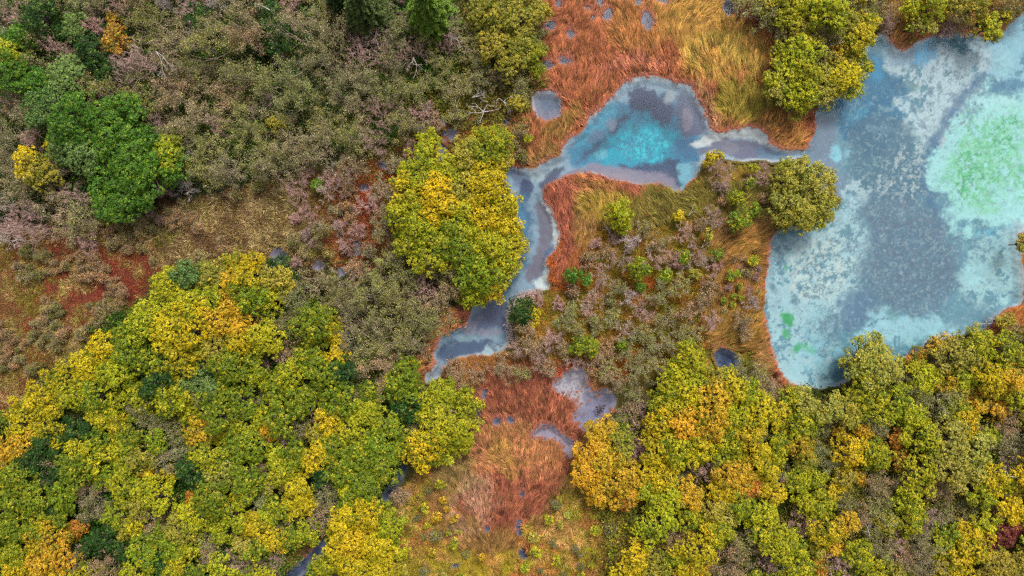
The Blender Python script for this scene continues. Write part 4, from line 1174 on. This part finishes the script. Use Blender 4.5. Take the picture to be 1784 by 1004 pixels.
add([  # south shore of the lake and south-east wood
    (1522, 632, 40, 'Q'), (1500, 645, 26, 'L'), (1545, 640, 28, 'Q'), (1525, 612, 24, 'Q'), (1490, 625, 14, 'T'), (1597, 622, 16, 'O'), (1640, 602, 18, 'A'), (1665, 615, 28, 'Q'), (1700, 600, 30, 'L'), (1690, 625, 24, 'K'), (1745, 612, 30, 'L'), (1735, 640, 28, 'K'),
    (1668, 640, 16, 'A'), (1715, 622, 14, 'O'), (1760, 625, 18, 'A'), (1775, 665, 18, 'A'), (1745, 715, 18, 'A'), (1730, 605, 14, 'A'), (1640, 640, 22, 'T'), (1600, 648, 22, 'L'), (1575, 650, 18, 'P'), (1620, 665, 24, 'L'), (1655, 665, 20, 'A'), (1690, 660, 26, 'L'), (1720, 660, 28, 'Y'), (1755, 660, 26, 'A'), (1700, 682, 20, 'O'), (1738, 690, 16, 'O'), (1702, 705, 18, 'A'), (1770, 640, 24, 'K'), (1770, 690, 24, 'L'),
    (1745, 600, 10, 'P'), (1755, 560, 14, 'K'), (1782, 425, 12, 'K'),
    (1205, 630, 28, 'L'), (1180, 660, 28, 'L'), (1215, 665, 30, 'L'), (1240, 665, 26, 'K'), (1290, 650, 22, 'V'), (1320, 650, 22, 'V'), (1340, 680, 22, 'T'), (1275, 680, 30, 'Y'), (1300, 690, 24, 'L'), (1240, 700, 34, 'A'), (1200, 700, 32, 'Y'), (1165, 700, 30, 'L'), (1155, 735, 30, 'Y'), (1195, 740, 34, 'A'), (1235, 740, 34, 'A'), (1275, 725, 30, 'L'), (1320, 720, 30, 'Y'), (1355, 725, 26, 'Y'),
    (1300, 760, 30, 'Y'), (1265, 770, 30, 'L'), (1320, 745, 22, 'S'), (1220, 780, 32, 'Y'), (1180, 780, 32, 'L'), (1145, 780, 30, 'Y'), (1050, 755, 28, 'A'), (1080, 770, 24, 'K'), (1030, 785, 26, 'A'), (1060, 800, 32, 'A'), (1025, 825, 28, 'A'), (1070, 840, 30, 'A'), (1105, 830, 24, 'A'), (1040, 860, 22, 'A'), (1090, 865, 22, 'O'), (1100, 860, 18, 'A'),
    (1075, 735, 16, 'V'), (1086, 738, 11, 'G'), (1125, 735, 26, 'P'), (1100, 790, 24, 'P'), (1115, 775, 18, 'P'), (1108, 858, 9, 'G'), (1115, 705, 20, 'T'), (1100, 690, 18, 'V'), (1095, 720, 16, 'T'),
    (1240, 815, 22, 'P'), (1215, 810, 18, 'T'), (1190, 830, 28, 'V'), (1270, 830, 26, 'A'), (1300, 830, 26, 'A'), (1150, 830, 30, 'Y'), (1165, 870, 26, 'L'), (1200, 860, 26, 'A'), (1265, 855, 28, 'Y'), (1310, 855, 24, 'O'),
    (1405, 700, 22, 'Q'), (1440, 710, 24, 'Q'), (1400, 740, 28, 'L'), (1440, 745, 20, 'V'), (1480, 720, 26, 'K'), (1520, 700, 30, 'L'), (1560, 700, 28, 'L'), (1530, 745, 26, 'S'), (1505, 750, 15, 'A'), (1590, 720, 24, 'L'), (1465, 755, 12, 'A'), (1440, 800, 28, 'S'), (1395, 780, 22, 'A'), (1600, 700, 24, 'V'), (1640, 700, 28, 'S'),
    (1565, 765, 18, 'O'), (1570, 800, 18, 'O'), (1480, 790, 26, 'Y'), (1470, 800, 16, 'P'), (1610, 760, 30, 'L'), (1650, 770, 34, 'Q'), (1700, 790, 34, 'Q'), (1610, 820, 32, 'L'), (1660, 820, 30, 'Q'), (1700, 820, 22, 'Q'), (1690, 745, 26, 'Y'), (1725, 830, 24, 'Y'), (1755, 735, 30, 'T'), (1765, 775, 24, 'W'), (1765, 810, 24, 'P'), (1750, 770, 20, 'V'),
    (1530, 840, 28, 'T'), (1500, 835, 14, 'A'), (1535, 882, 30, 'V'), (1530, 870, 12, 'P'), (1400, 910, 24, 'P'), (1405, 930, 14, 'S'), (1440, 930, 26, 'Y'), (1450, 950, 20, 'A'), (1625, 915, 24, 'P'), (1650, 895, 20, 'V'), (1560, 940, 22, 'P'), (1520, 920, 20, 'V'), (1600, 990, 40, 'W'), (1745, 932, 20, 'M'), (1720, 952, 16, 'M'), (1765, 925, 20, 'M'),
    (1735, 890, 18, 'T'), (1365, 950, 30, 'L'), (1340, 930, 26, 'L'), (1390, 955, 22, 'G'), (1330, 900, 24, 'L'), (1250, 930, 26, 'L'), (1270, 900, 18, 'Q'), (1210, 960, 30, 'Y'), (1205, 995, 24, 'A'), (1235, 925, 20, 'Y'), (1290, 940, 26, 'V'), (1460, 985, 26, 'P'), (1330, 980, 28, 'P'), (1425, 995, 18, 'O'), (1360, 985, 20, 'V'), (1700, 960, 28, 'Y'), (1690, 930, 20, 'Y'), (1500, 970, 24, 'L'), (1490, 990, 14, 'G'),
])
add([  # south-west wood
    (410, 460, 24, 'Y'), (430, 485, 26, 'Y'), (405, 490, 24, 'A'), (365, 480, 30, 'K'), (330, 480, 26, 'B'), (290, 500, 28, 'L'), (270, 540, 30, 'L'), (320, 530, 32, 'L'), (360, 520, 30, 'L'), (400, 520, 26, 'A'), (440, 520, 30, 'G'), (480, 490, 26, 'K'), (490, 470, 22, 'D'), (510, 495, 24, 'V'), (520, 520, 26, 'S'), (470, 520, 26, 'L'),
    (250, 570, 32, 'L'), (290, 580, 34, 'Y'), (340, 570, 34, 'Y'), (385, 560, 30, 'A'), (420, 560, 28, 'A'), (450, 550, 26, 'S'), (420, 595, 28, 'Y'), (465, 590, 30, 'L'), (500, 560, 28, 'V'), (520, 555, 14, 'T'), (220, 590, 28, 'G'), (230, 620, 30, 'G'), (270, 630, 30, 'L'), (320, 620, 32, 'Y'), (370, 610, 28, 'K'),
    (180, 610, 30, 'Y'), (150, 640, 30, 'Y'), (200, 650, 32, 'L'), (110, 670, 28, 'Y'), (75, 700, 28, 'Y'), (40, 730, 28, 'Y'), (130, 690, 28, 'L'), (15, 780, 26, 'A'), (40, 775, 26, 'A'), (5, 810, 24, 'A'), (80, 740, 30, 'Y'), (340, 660, 26, 'B'), (330, 690, 20, 'L'), (400, 640, 32, 'G'), (540, 615, 26, 'G'), (560, 650, 30, 'G'), (500, 620, 24, 'T'), (460, 630, 16, 'P'),
    (355, 690, 32, 'S'), (370, 680, 24, 'B'), (250, 715, 28, 'S'), (262, 745, 22, 'S'), (125, 728, 18, 'S'), (300, 745, 24, 'V'), (205, 735, 20, 'Y'), (240, 690, 28, 'L'), (290, 695, 26, 'L'), (345, 755, 24, 'A'), (362, 770, 14, 'O'), (455, 690, 18, 'P'), (415, 700, 30, 'G'), (520, 700, 26, 'G'), (550, 722, 20, 'P'), (575, 710, 10, 'P'), (465, 745, 20, 'A'), (470, 765, 12, 'O'), (500, 772, 16, 'P'), (490, 735, 26, 'G'), (525, 745, 20, 'V'), (430, 780, 28, 'G'),
    (295, 800, 26, 'W'), (320, 785, 20, 'S'), (295, 828, 14, 'Y'), (85, 805, 24, 'W'), (110, 790, 22, 'V'), (240, 800, 24, 'K'), (360, 800, 30, 'L'), (375, 835, 28, 'Q'), (150, 855, 30, 'T'), (165, 875, 28, 'W'), (270, 910, 24, 'T'), (285, 890, 22, 'V'), (240, 880, 24, 'K'), (155, 895, 20, 'V'), (337, 868, 15, 'O'), (250, 825, 12, 'A'), (265, 835, 12, 'Y'), (460, 820, 22, 'T'), (450, 870, 28, 'S'), (470, 845, 18, 'Q'),
    (565, 850, 22, 'S'), (580, 880, 20, 'V'), (535, 815, 16, 'Y'), (495, 915, 20, 'P'), (555, 910, 24, 'T'), (530, 880, 18, 'Y'), (476, 975, 22, 'P'), (425, 985, 30, 'P'), (420, 950, 20, 'Q'), (360, 940, 26, 'S'), (365, 965, 24, 'T'), (185, 990, 32, 'T'), (140, 965, 24, 'W'), (135, 920, 15, 'O'), (130, 935, 10, 'O'),
    (85, 945, 30, 'A'), (105, 970, 30, 'A'), (80, 985, 26, 'A'), (60, 960, 20, 'Y'), (20, 990, 24, 'Y'), (25, 960, 24, 'L'), (30, 830, 30, 'G'), (20, 870, 30, 'G'), (60, 870, 30, 'G'), (180, 940, 24, 'D'), (160, 950, 20, 'D'), (400, 900, 28, 'L'), (340, 900, 26, 'L'), (250, 960, 26, 'G'), (300, 960, 26, 'G'), (310, 985, 24, 'Y'), (450, 930, 24, 'Y'), (430, 915, 22, 'Y'),
    (700, 715, 22, 'D'), (675, 740, 26, 'G'), (640, 720, 28, 'L'), (600, 700, 26, 'G'), (620, 690, 20, 'V'), (635, 715, 18, 'S'), (610, 750, 28, 'L'), (660, 780, 28, 'G'), (620, 800, 28, 'G'), (670, 815, 26, 'G'), (640, 850, 26, 'G'), (590, 820, 26, 'G'), (580, 780, 26, 'G'), (590, 650, 28, 'D'),
    (600, 910, 28, 'Y'), (640, 900, 30, 'Y'), (675, 920, 28, 'L'), (620, 945, 30, 'Y'), (660, 955, 30, 'Y'), (690, 960, 18, 'L'), (590, 960, 28, 'Y'), (620, 990, 30, 'Y'), (665, 990, 28, 'Y'), (570, 985, 24, 'L'), (545, 1000, 16, 'G'), (690, 990, 16, 'K'), (650, 880, 20, 'G'),
])

# --- the rest of each wood, filled where no plant stands yet
FILL = [
    ([(-70, 770), (0, 735), (60, 690), (130, 640), (220, 570), (260, 490), (400, 450), (500, 460), (560, 540), (620, 620), (720, 690), (700, 800), (670, 870), (600, 890), (560, 920), (480, 970), (450, 1070), (-70, 1070)],
     [('L', .38), ('G', .36), ('Y', .18), ('K', .06), ('D', .02)], (18, 32), .58, 31),
    ([(1010, 800), (1060, 740), (1130, 690), (1200, 620), (1350, 680), (1400, 690), (1500, 680), (1620, 640), (1700, 600), (1850, 580), (1850, 1070), (1070, 1070), (1100, 960), (1170, 890), (1120, 870)],
     [('L', .40), ('Y', .18), ('K', .14), ('V', .12), ('G', .08), ('A', .04), ('T', .04)], (18, 34), .64, 32),
    ([(-70, -70), (820, -70), (830, 40), (700, 200), (560, 290), (400, 320), (330, 330), (170, 400), (-70, 430)],
     [('W', .22), ('V', .24), ('S', .19), ('K', .04), ('F', .05), ('D', .03), ('T', .02), ('P', .26), ('C', .05)], (15, 42), .62, 33),
    ([(560, 480), (700, 450), (740, 490), (810, 520), (740, 580), (720, 650), (660, 680), (600, 610)],
     [('V', .5), ('W', .3), ('T', .2)], (20, 32), .6, 34),
    ([(1010, 430), (1130, 400), (1250, 390), (1250, 450), (1235, 560), (1210, 610), (1120, 650), (1000, 640), (900, 620), (980, 530)],
     [('P', .26), ('V', .18), ('T', .06), ('S', .10), ('F', .15), ('C', .08), ('L', .09), ('K', .08)], (7, 16), 1.0, 35),
    ([(1540, -70), (1850, -70), (1790, 10), (1720, 50), (1560, 50)], [('K', .3), ('V', .3), ('L', .2), ('T', .2)], (14, 24), 1.0, 36),
    ([(1290, -70), (1530, -70), (1510, 30), (1500, 130), (1420, 180), (1360, 160), (1390, 60), (1290, 30)], [('K', .3), ('V', .3), ('L', .2), ('Y', .2)], (20, 30), .62, 37),
    ([(540, 290), (700, 280), (690, 420), (640, 450), (560, 420)], [('P', .4), ('W', .4), ('V', .2)], (12, 20), 1.1, 38),
    ([(640, 90), (830, 40), (840, 180), (740, 230), (620, 270)], [('P', .25), ('V', .45), ('W', .3)], (16, 28), .85, 39),
]
FILL += [
    ([(190, 390), (340, 345), (560, 300), (640, 310), (590, 470), (280, 475), (240, 430)], [('t', .45), ('v', .38), ('k', .12), ('P', .05)], (5, 12), .9, 51),
    ([(-50, 420), (180, 395), (270, 400), (250, 480), (190, 580), (60, 670), (-50, 740)], [('t', .42), ('v', .38), ('k', .20)], (4, 11), .9, 52),
    ([(690, 880), (770, 820), (800, 900), (800, 970), (900, 970), (990, 840), (1150, 880), (1140, 960), (1060, 1050), (690, 1050)], [('k', .4), ('L', .36), ('Q', .16), ('A', .08)], (5, 10), 1.6, 53),
    ([(700, 230), (900, 190), (930, 230), (900, 290), (860, 250), (700, 280)], [('t', .3), ('v', .3), ('k', .2), ('L', .2)], (6, 12), 1.1, 54),
    ([(1250, 300), (1340, 290), (1325, 600), (1250, 600)], [('t', .2), ('v', .2), ('G', .25), ('L', .2), ('P', .15)], (5, 10), 1.2, 55),
]
for zone, mixw, (r0, r1), sp, seed in FILL:
    r = np.random.default_rng(seed)
    zp = chaikin(zone, 1)
    lo, hi = zp.min(0), zp.max(0)
    n = 4000
    cand = np.stack([r.uniform(lo[0], hi[0], n), r.uniform(lo[1], hi[1], n)], 1)
    ok = (sdf(zp, cand[:, 0], cand[:, 1]) < 0) & (water_sdf(cand[:, 0], cand[:, 1]) > 12)
    cand = cand[ok]
    codes, ww = [m_[0] for m_ in mixw], np.cumsum([m_[1] for m_ in mixw])
    cn = fbm(cand[:, 0], cand[:, 1], 80, seed, 3)
    msk = fbm(cand[:, 0], cand[:, 1], 42, seed + 5, 3)
    for (x, y), q, mk in zip(cand, cn, msk):
        if seed > 50 and mk < (.60 if seed < 53 else .52):
            continue
        rp = r.uniform(r0, r1)
        if any((x - a) ** 2 + (y - b) ** 2 < (sp * (rp + c)) ** 2 for a, b, c, _, _ in PLANTS):
            continue
        u = min(max((q - .5) * 1.6 + r.uniform(0, 1), 0), .999)
        PLANTS.append((x, y, rp, codes[min(int(np.searchsorted(ww, u * ww[-1])), len(codes) - 1)], False))

def size_word(rp):
    return 'tiny' if rp < 13 else 'small' if rp < 20 else 'medium' if rp < 28 else 'broad' if rp < 37 else 'very broad'

def where(x, y):
    k = min(range(len(LANDMARKS)), key=lambda i: math.hypot(x - LANDMARKS[i][1], y - LANDMARKS[i][2]))
    nm, lx, ly = LANDMARKS[k]
    dd = math.hypot(x - lx, y - ly)
    if dd < 12:
        return 'at ' + nm, dd
    a = math.degrees(math.atan2(ly - y, x - lx)) % 360
    return DIRS[int((a + 22.5) // 45) % 8] + ' of ' + nm, dd

SINGLE = {'amber tree': 'lone golden amber tree among the grey willows of the north-west corner',
          'orange tree': 'orange tree between lime trees near the golden corner tree',
          'lone orange sapling': 'small orange tree alone in the middle of the green south-west wood',
          'golden corner tree': 'broad golden tree at the bottom corner of the south-west wood',
          'maroon tree': 'maroon tree at the east edge of the south-east wood'}
ORD = ['nearest', 'second nearest', 'third nearest', 'fourth nearest', 'fifth nearest', 'sixth nearest', 'seventh nearest', 'eighth nearest', 'ninth nearest', 'tenth nearest', 'eleventh nearest', 'twelfth nearest'] + [w_ + ' nearest' for w_ in ('thirteenth', 'fourteenth', 'fifteenth', 'sixteenth', 'seventeenth', 'eighteenth', 'nineteenth', 'twentieth', 'twenty-first', 'twenty-second', 'twenty-third', 'twenty-fourth')]
PEND = {}       # label stem -> [(distance, object)], resolved at the end

def want_label(o, stem, place, dist):
    PEND.setdefault((stem, place), []).append((dist, o))

def put(x, y, rp, code, rnd):
    spec, colr, share, words = PAL[code]
    lib, name, cat, noun, group = SPEC[spec]
    Rm = rp / S * (1.16 if lib is LEAFY else 1.12)
    keys = sorted(lib)
    R = min(keys, key=lambda k: abs(k - Rm))
    tr, cr, hc = rnd.choice(lib[R])
    s = Rm / R
    hz = hc * s
    k = (H - hz) / H                    # the crown is seen in front of the ground further out, so its foot stands nearer the middle
    bx, by = (x - 892) / S * k, (502 - y) / S * k
    root = bpy.data.objects.new(name, None)
    root.empty_display_size = .3
    root.location = (bx, by, .02)
    root.rotation_euler = (0, 0, rnd.uniform(0, 6.283))
    root.scale = (s, s, s * (rnd.uniform(.78, 1.35) if spec in ('willow', 'bare') else rnd.uniform(.88, 1.15)))
    COL.objects.link(root)
    root['category'] = cat
    root['group'] = group
    j = [rnd.uniform(.86, 1.14), rnd.uniform(.9, 1.1)]
    c = lin(colr) * j[0] * np.array([j[1], 1, 1])
    t = link('trunk', tr, None, root)
    o = link('crown', cr, None, root)
    o.color = (*c, share + rnd.uniform(-.1, .1))
    if code in 'DBF':
        o.material_slots[0].link = 'OBJECT'
        o.material_slots[0].material = M_FRESH if code == 'F' else M_DARK
    if spec == 'bare':
        t.color = (*(c * .8), 1)
        o.color = (*c, 1)
    else:
        t.color = (*lin((190, 168, 150)), 1)
    pl, dist = where(x, y)
    if pl.startswith('at '):
        root['label'] = SINGLE.get(pl[7:], f'{size_word(rp)} {words} {noun} {pl}')
        SINGLE.pop(pl[7:], None)
        return root
    want_label(root, f'{size_word(rp)} {words} {noun}', pl, dist)
    return root

STREAMS = [p for nm, p in WATERS if nm == 'stream']
rnd = random.Random(3)
for x, y, rp, code, hand in PLANTS:
    dst = min(float(sdf(p, np.array([x]), np.array([y]))[0]) for p in STREAMS)
    if dst < rp * .85:
        if dst < 5:
            continue
        rp = max(dst * 1.05, 7)
    if 890 < x < 1335 and 390 < y < 660 and code in 'VST' and hand:
        rp *= .88
    put(x, y, rp, code, rnd)

# ------------------------------------------------------------------ conifers
def conifer(x, y, R, Ht, col, label, seed):
    r = np.random.default_rng(seed)
    k = (H - Ht * .6) / H
    root = bpy.data.objects.new('spruce_tree', None)
    root.location = ((x - 892) / S * k, (502 - y) / S * k, 0)
    COL.objects.link(root)
    root['label'] = label
    root['category'] = 'tree'
    root['group'] = 'spruces at the north edge'
    segs = [(np.array([0, 0, 0]), np.array([0, 0, Ht * .5]), .2, .12), (np.array([0, 0, Ht * .5]), np.array([0, 0, Ht]), .12, .02)]
    P, N, cl = [], [], []
    z = .8
    while z < Ht - .1:
        f = (1 - z / Ht)
        L = R * f ** .75 + .12
        nb = 9 if f > .2 else 6
        a0 = r.uniform(0, 6)
        for b in range(nb):
            a = a0 + b * 2 * math.pi / nb + r.normal(0, .12)
            e = np.array([math.cos(a) * L, math.sin(a) * L, z - .22 * L + r.normal(0, .1)])
            s = np.array([0, 0, z + .1])
            segs.append((s, e, .03, .01))
            n = int(60 * L) + 10
            t = r.uniform(.15, 1.05, n) ** .8
            side = np.array([-math.sin(a), math.cos(a), 0])
            w = r.normal(0, .22, n) * (1.15 - t) * min(L, 2.2) * .9
            q = s + (e - s) * t[:, None] + side * w[:, None] + r.normal(0, .05, (n, 3))
            q[:, 2] -= np.abs(w) * .3
            P.append(q)
            N.append(r.normal(0, .35, (n, 3)) + [0, 0, 1])
            cl.append(np.full(n, r.uniform(0, 1)))
        z += .34
    P, N, cl = np.concatenate(P), np.concatenate(N), np.concatenate(cl)
    V, F, C = leaves_at(P, N, r, .13, .42, r.uniform(0, 1, len(P)), cl, r.uniform(0, 1, len(P)))
    V2, F2 = tubes(segs, 5)
    link('trunk', mesh_np('trunk', V2, F2), M_BARK, root)
    c = link('crown', mesh_np('crown', V, F, C), M_NEED, root)
    c.color = (*lin(col), .75)

conifer(745, 8, 3.3, 11, (112, 146, 30), 'bright green spruce at the northern edge beside the olive one', 1)
conifer(632, 5, 3.4, 10, (84, 98, 40), 'dull olive spruce at the northern edge west of the bright one', 2)
conifer(590, -14, 2.4, 8, (44, 68, 24), 'dark little spruce crowded beside the olive spruce', 3)

# ------------------------------------------------------------------ dead wood
def snag(x, y, R, z, seed, label, name='dead_branch', flat=.35, ns=3, thick=.05, aim=None, spread=.5, depth=3):
    r = np.random.default_rng(seed)
    segs, ends = [], []
    for k in range(ns):
        a = (math.radians(aim) + r.normal(0, .3)) if aim is not None else k * 2.4 + r.uniform(-.4, .4)
        d = np.array([math.cos(a), math.sin(a), flat])
        d /= np.linalg.norm(d)
        grow(r, np.array([0, 0, 0.0]), d, R * .42, thick, depth, segs, ends, spread, .02, (1, 3), .7, .22)
    segs = [(a, b, max(r0, .016), max(r1, .010)) for a, b, r0, r1 in segs]
    segs.append((np.array([0, 0, -z + .05]), np.array([0, 0, .02]), thick * 1.3, thick))
    V, F = tubes(segs, 4)
    k = (H - z) / H
    o = link(name, mesh_np(name, V, F), M_DEAD)
    o.location = ((x - 892) / S * k, (502 - y) / S * k, z)
    o['label'] = label
    o['category'] = 'dead branch'
    o['group'] = 'bleached dead branches'

snag(842, 195, 1.9, 1.6, 1, 'largest white bleached snag, standing just west of the small round pool', ns=5, thick=.06)
snag(822, 170, 1.6, 1.8, 2, 'white forked snag on the upper side of the largest bleached snag', ns=4, aim=20)
snag(878, 178, 1.6, 1.5, 3, 'thin white snag between the largest snag and the small round pool', ns=4)
snag(548, 385, 1.6, .7, 4, 'white fallen branch on the red ground above the grey meadow pond', ns=3, aim=-50)
snag(538, 415, 1.0, .5, 5, 'short white stick lying just above the grey meadow pond', ns=2, aim=160)
snag(755, 423, 1.2, 4.2, 6, 'white forked branch poking out of the yellow-crowned thicket', ns=2, aim=0)
snag(272, 90, 2.8, 5.2, 7, 'long pale bare branch fanning beside the amber tree', ns=3, aim=-55, spread=.32, depth=4, thick=.035)
snag(45, 420, 2.0, 2.0, 8, 'pale fallen branch on the grey willows above the brown meadow', ns=3, aim=160)
snag(85, 345, 1.4, 2.5, 9, 'short white branch over the willows below the big green thicket', ns=2, aim=10)
snag(1100, 420, 1.3, 1.5, 10, 'pale forked snag south of the lone lime bush', ns=4)
snag(1110, 470, 1.5, 1.2, 11, 'thin pale snag in the middle of the shrubby tongue', ns=3, aim=80)
snag(1200, 376, 1.2, 1.0, 12, 'curved pale stick standing by the west edge of the sedge strip', ns=1, aim=80)
snag(1160, 590, 1.1, 1.3, 13, 'pale stick near the south end of the shrubby tongue', ns=2)
snag(1010, 582, 1.0, 1.0, 14, 'hooked pale branch among shrubs south-east of the white-rimmed bush', ns=3)
snag(1515, 935, 1.4, 3.0, 15, 'white broken branch in the gap of the south-east wood', ns=2, aim=120)
snag(1540, 915, 1.3, 3.0, 16, 'second white branch, lying above the gap of the south-east wood', ns=3, aim=20)
snag(1770, 880, 1.8, 3.0, 17, 'pale dead branch just above the maroon tree', ns=3, aim=150)
snag(1718, 565, 1.5, .15, 18, 'tangle of pale twigs lying in the lake beside the driftwood log', ns=5, spread=.7)
snag(1757, 830, 1.2, 4.2, 19, 'pale stick above the pinkish shrubs at the east edge of the wood', ns=2)
snag(470, 18, 2.2, 5.0, 22, 'reddish grey hooked branch over the dark gap near the north edge', ns=1, aim=150, thick=.08)
snag(720, 100, 2.0, 3.0, 23, 'fan of thin grey twigs south of the olive spruce', ns=3, aim=-75, spread=.35)
snag(780, 60, 2.0, 3.0, 24, 'fan of pale twigs south of the bright green spruce', ns=4, aim=-40, spread=.35)
snag(748, 205, 1.6, 1.6, 25, 'grey forked snag on the open ground below the spruces', ns=2, aim=120)

for i_, (x_, y_, a_, w_) in enumerate([
        (1092, 432, 80, 'above the pink shrubs south of the lone lime bush'), (1132, 448, 60, 'in the upper middle of the shrubby tongue'),
        (1062, 408, 100, 'just south of the lone lime bush'), (1222, 432, 70, 'near the upper east side of the shrubby tongue'),
        (1212, 462, 10, 'below the pink shrub of the east tongue'), (1010, 530, -40, 'near the channel side of the shrubby tongue'),
        (1038, 520, 90, 'in the pink shrub west of the tongue centre'), (1096, 520, 80, 'in the pale shrub at the tongue centre'),
        (1190, 470, 110, 'beside the green clump of the tongue'), (1240, 400, 80, 'by the pink shrub at the top of the sedge strip'),
        (1098, 585, 20, 'in the lower middle of the shrubby tongue'), (955, 655, 60, 'in the shrub north of the rust marsh'),
        (700, 120, 70, 'on the scrub between the spruces and the snags'), (690, 175, 80, 'on the scrub west of the largest snag'),
        (640, 215, 60, 'on the scrub north of the red ground'), (580, 300, 120, 'at the upper edge of the red ground')]):
    snag(x_, y_, 1.15, 1.1, 60 + i_, 'short pale bare twig ' + w_, ns=3, aim=a_, spread=.4, thick=.03)

def log(x, y, ang, L, rad, label, seed):
    r = np.random.default_rng(seed)
    n = 7
    pts = [np.array([(i / n - .5) * L, math.sin(i * 1.1 + seed) * .05 * L, rad * .6 + r.normal(0, .01)]) for i in range(n + 1)]
    segs = [(pts[i], pts[i + 1], rad * (1 - .5 * i / n), rad * (1 - .5 * (i + 1) / n)) for i in range(n)]
    segs.append((pts[3], pts[3] + np.array([.2, .35, .15]), rad * .45, rad * .25))
    segs.append((pts[5], pts[5] + np.array([.25, -.25, .1]), rad * .35, rad * .2))
    V, F = tubes(segs, 7)
    me = mesh_np('driftwood_log', V, F, None, True)
    o = link('driftwood_log', me, M_DEAD)
    o.location = W(x, y, .06)
    o.rotation_euler = (0, 0, math.radians(ang))
    o['label'] = label
    o['category'] = 'log'
    o['group'] = 'driftwood on the south shore of the lake'

log(1735, 578, 12, 1.5, .13, 'white driftwood log lying on the lake shore under the rust sedge tuft', 1)
log(1765, 576, -18, 1.0, .09, 'shorter grey driftwood log just east of the white one', 2)

# dark half-sunk shrub in the grey marsh pool
tr, cr = BARE[.8][0][:2]
me = cr.copy()
me.materials.clear()
me.materials.append(bark_material('wet_bark', tuple(lin((38, 34, 44))), tuple(lin((52, 46, 56)))))
o = link('sunken_shrub', me)
o.location = W(1046, 712, -.1)
o.scale = (.62, .62, .4)
o['label'] = 'dark twiggy shrub standing in the water of the grey marsh pool'
o['category'] = 'shrub'

# pale reed rim round the bush at the channel's east bank
r = np.random.default_rng(77)
tt = np.linspace(0, 1, 900)
arc = np.array([(890, 590), (884, 570), (883, 548), (888, 530), (898, 517), (915, 508), (940, 506)])
ax = np.interp(tt, np.linspace(0, 1, len(arc)), arc[:, 0]) + r.normal(3, 2.6, 900)
ay = np.interp(tt, np.linspace(0, 1, len(arc)), arc[:, 1]) + r.normal(3, 2.6, 900)
blades(ax, ay, r.uniform(0, 6.28, 900), r.uniform(.3, 1.2, 900), r.uniform(.25, .5, 900), np.full(900, .06),
       lin((206, 186, 180)) * r.uniform(.6, 1.3, 900)[:, None], np.full(900, .08), name='reed_rim', mat=M_BLADE,
       label='pale bleached reeds rimming the dark bush on the channel bank')

# ------------------------------------------------------------------ labels that single out
for (stem, place), lst in PEND.items():
    lst.sort(key=lambda t: t[0])
    for i, (dist, o) in enumerate(lst):
        if len(lst) == 1:
            o['label'] = f'{stem} {place}'
        else:
            nm = place.split(' of ', 1)[-1].replace('at ', '')
            o['label'] = f'{stem} {place}, {ORD[min(i, len(ORD) - 1)]} one'
print('plants', len(PLANTS), {s: sum(1 for p in PLANTS if PAL[p[3]][0] == s) for s in SPEC})
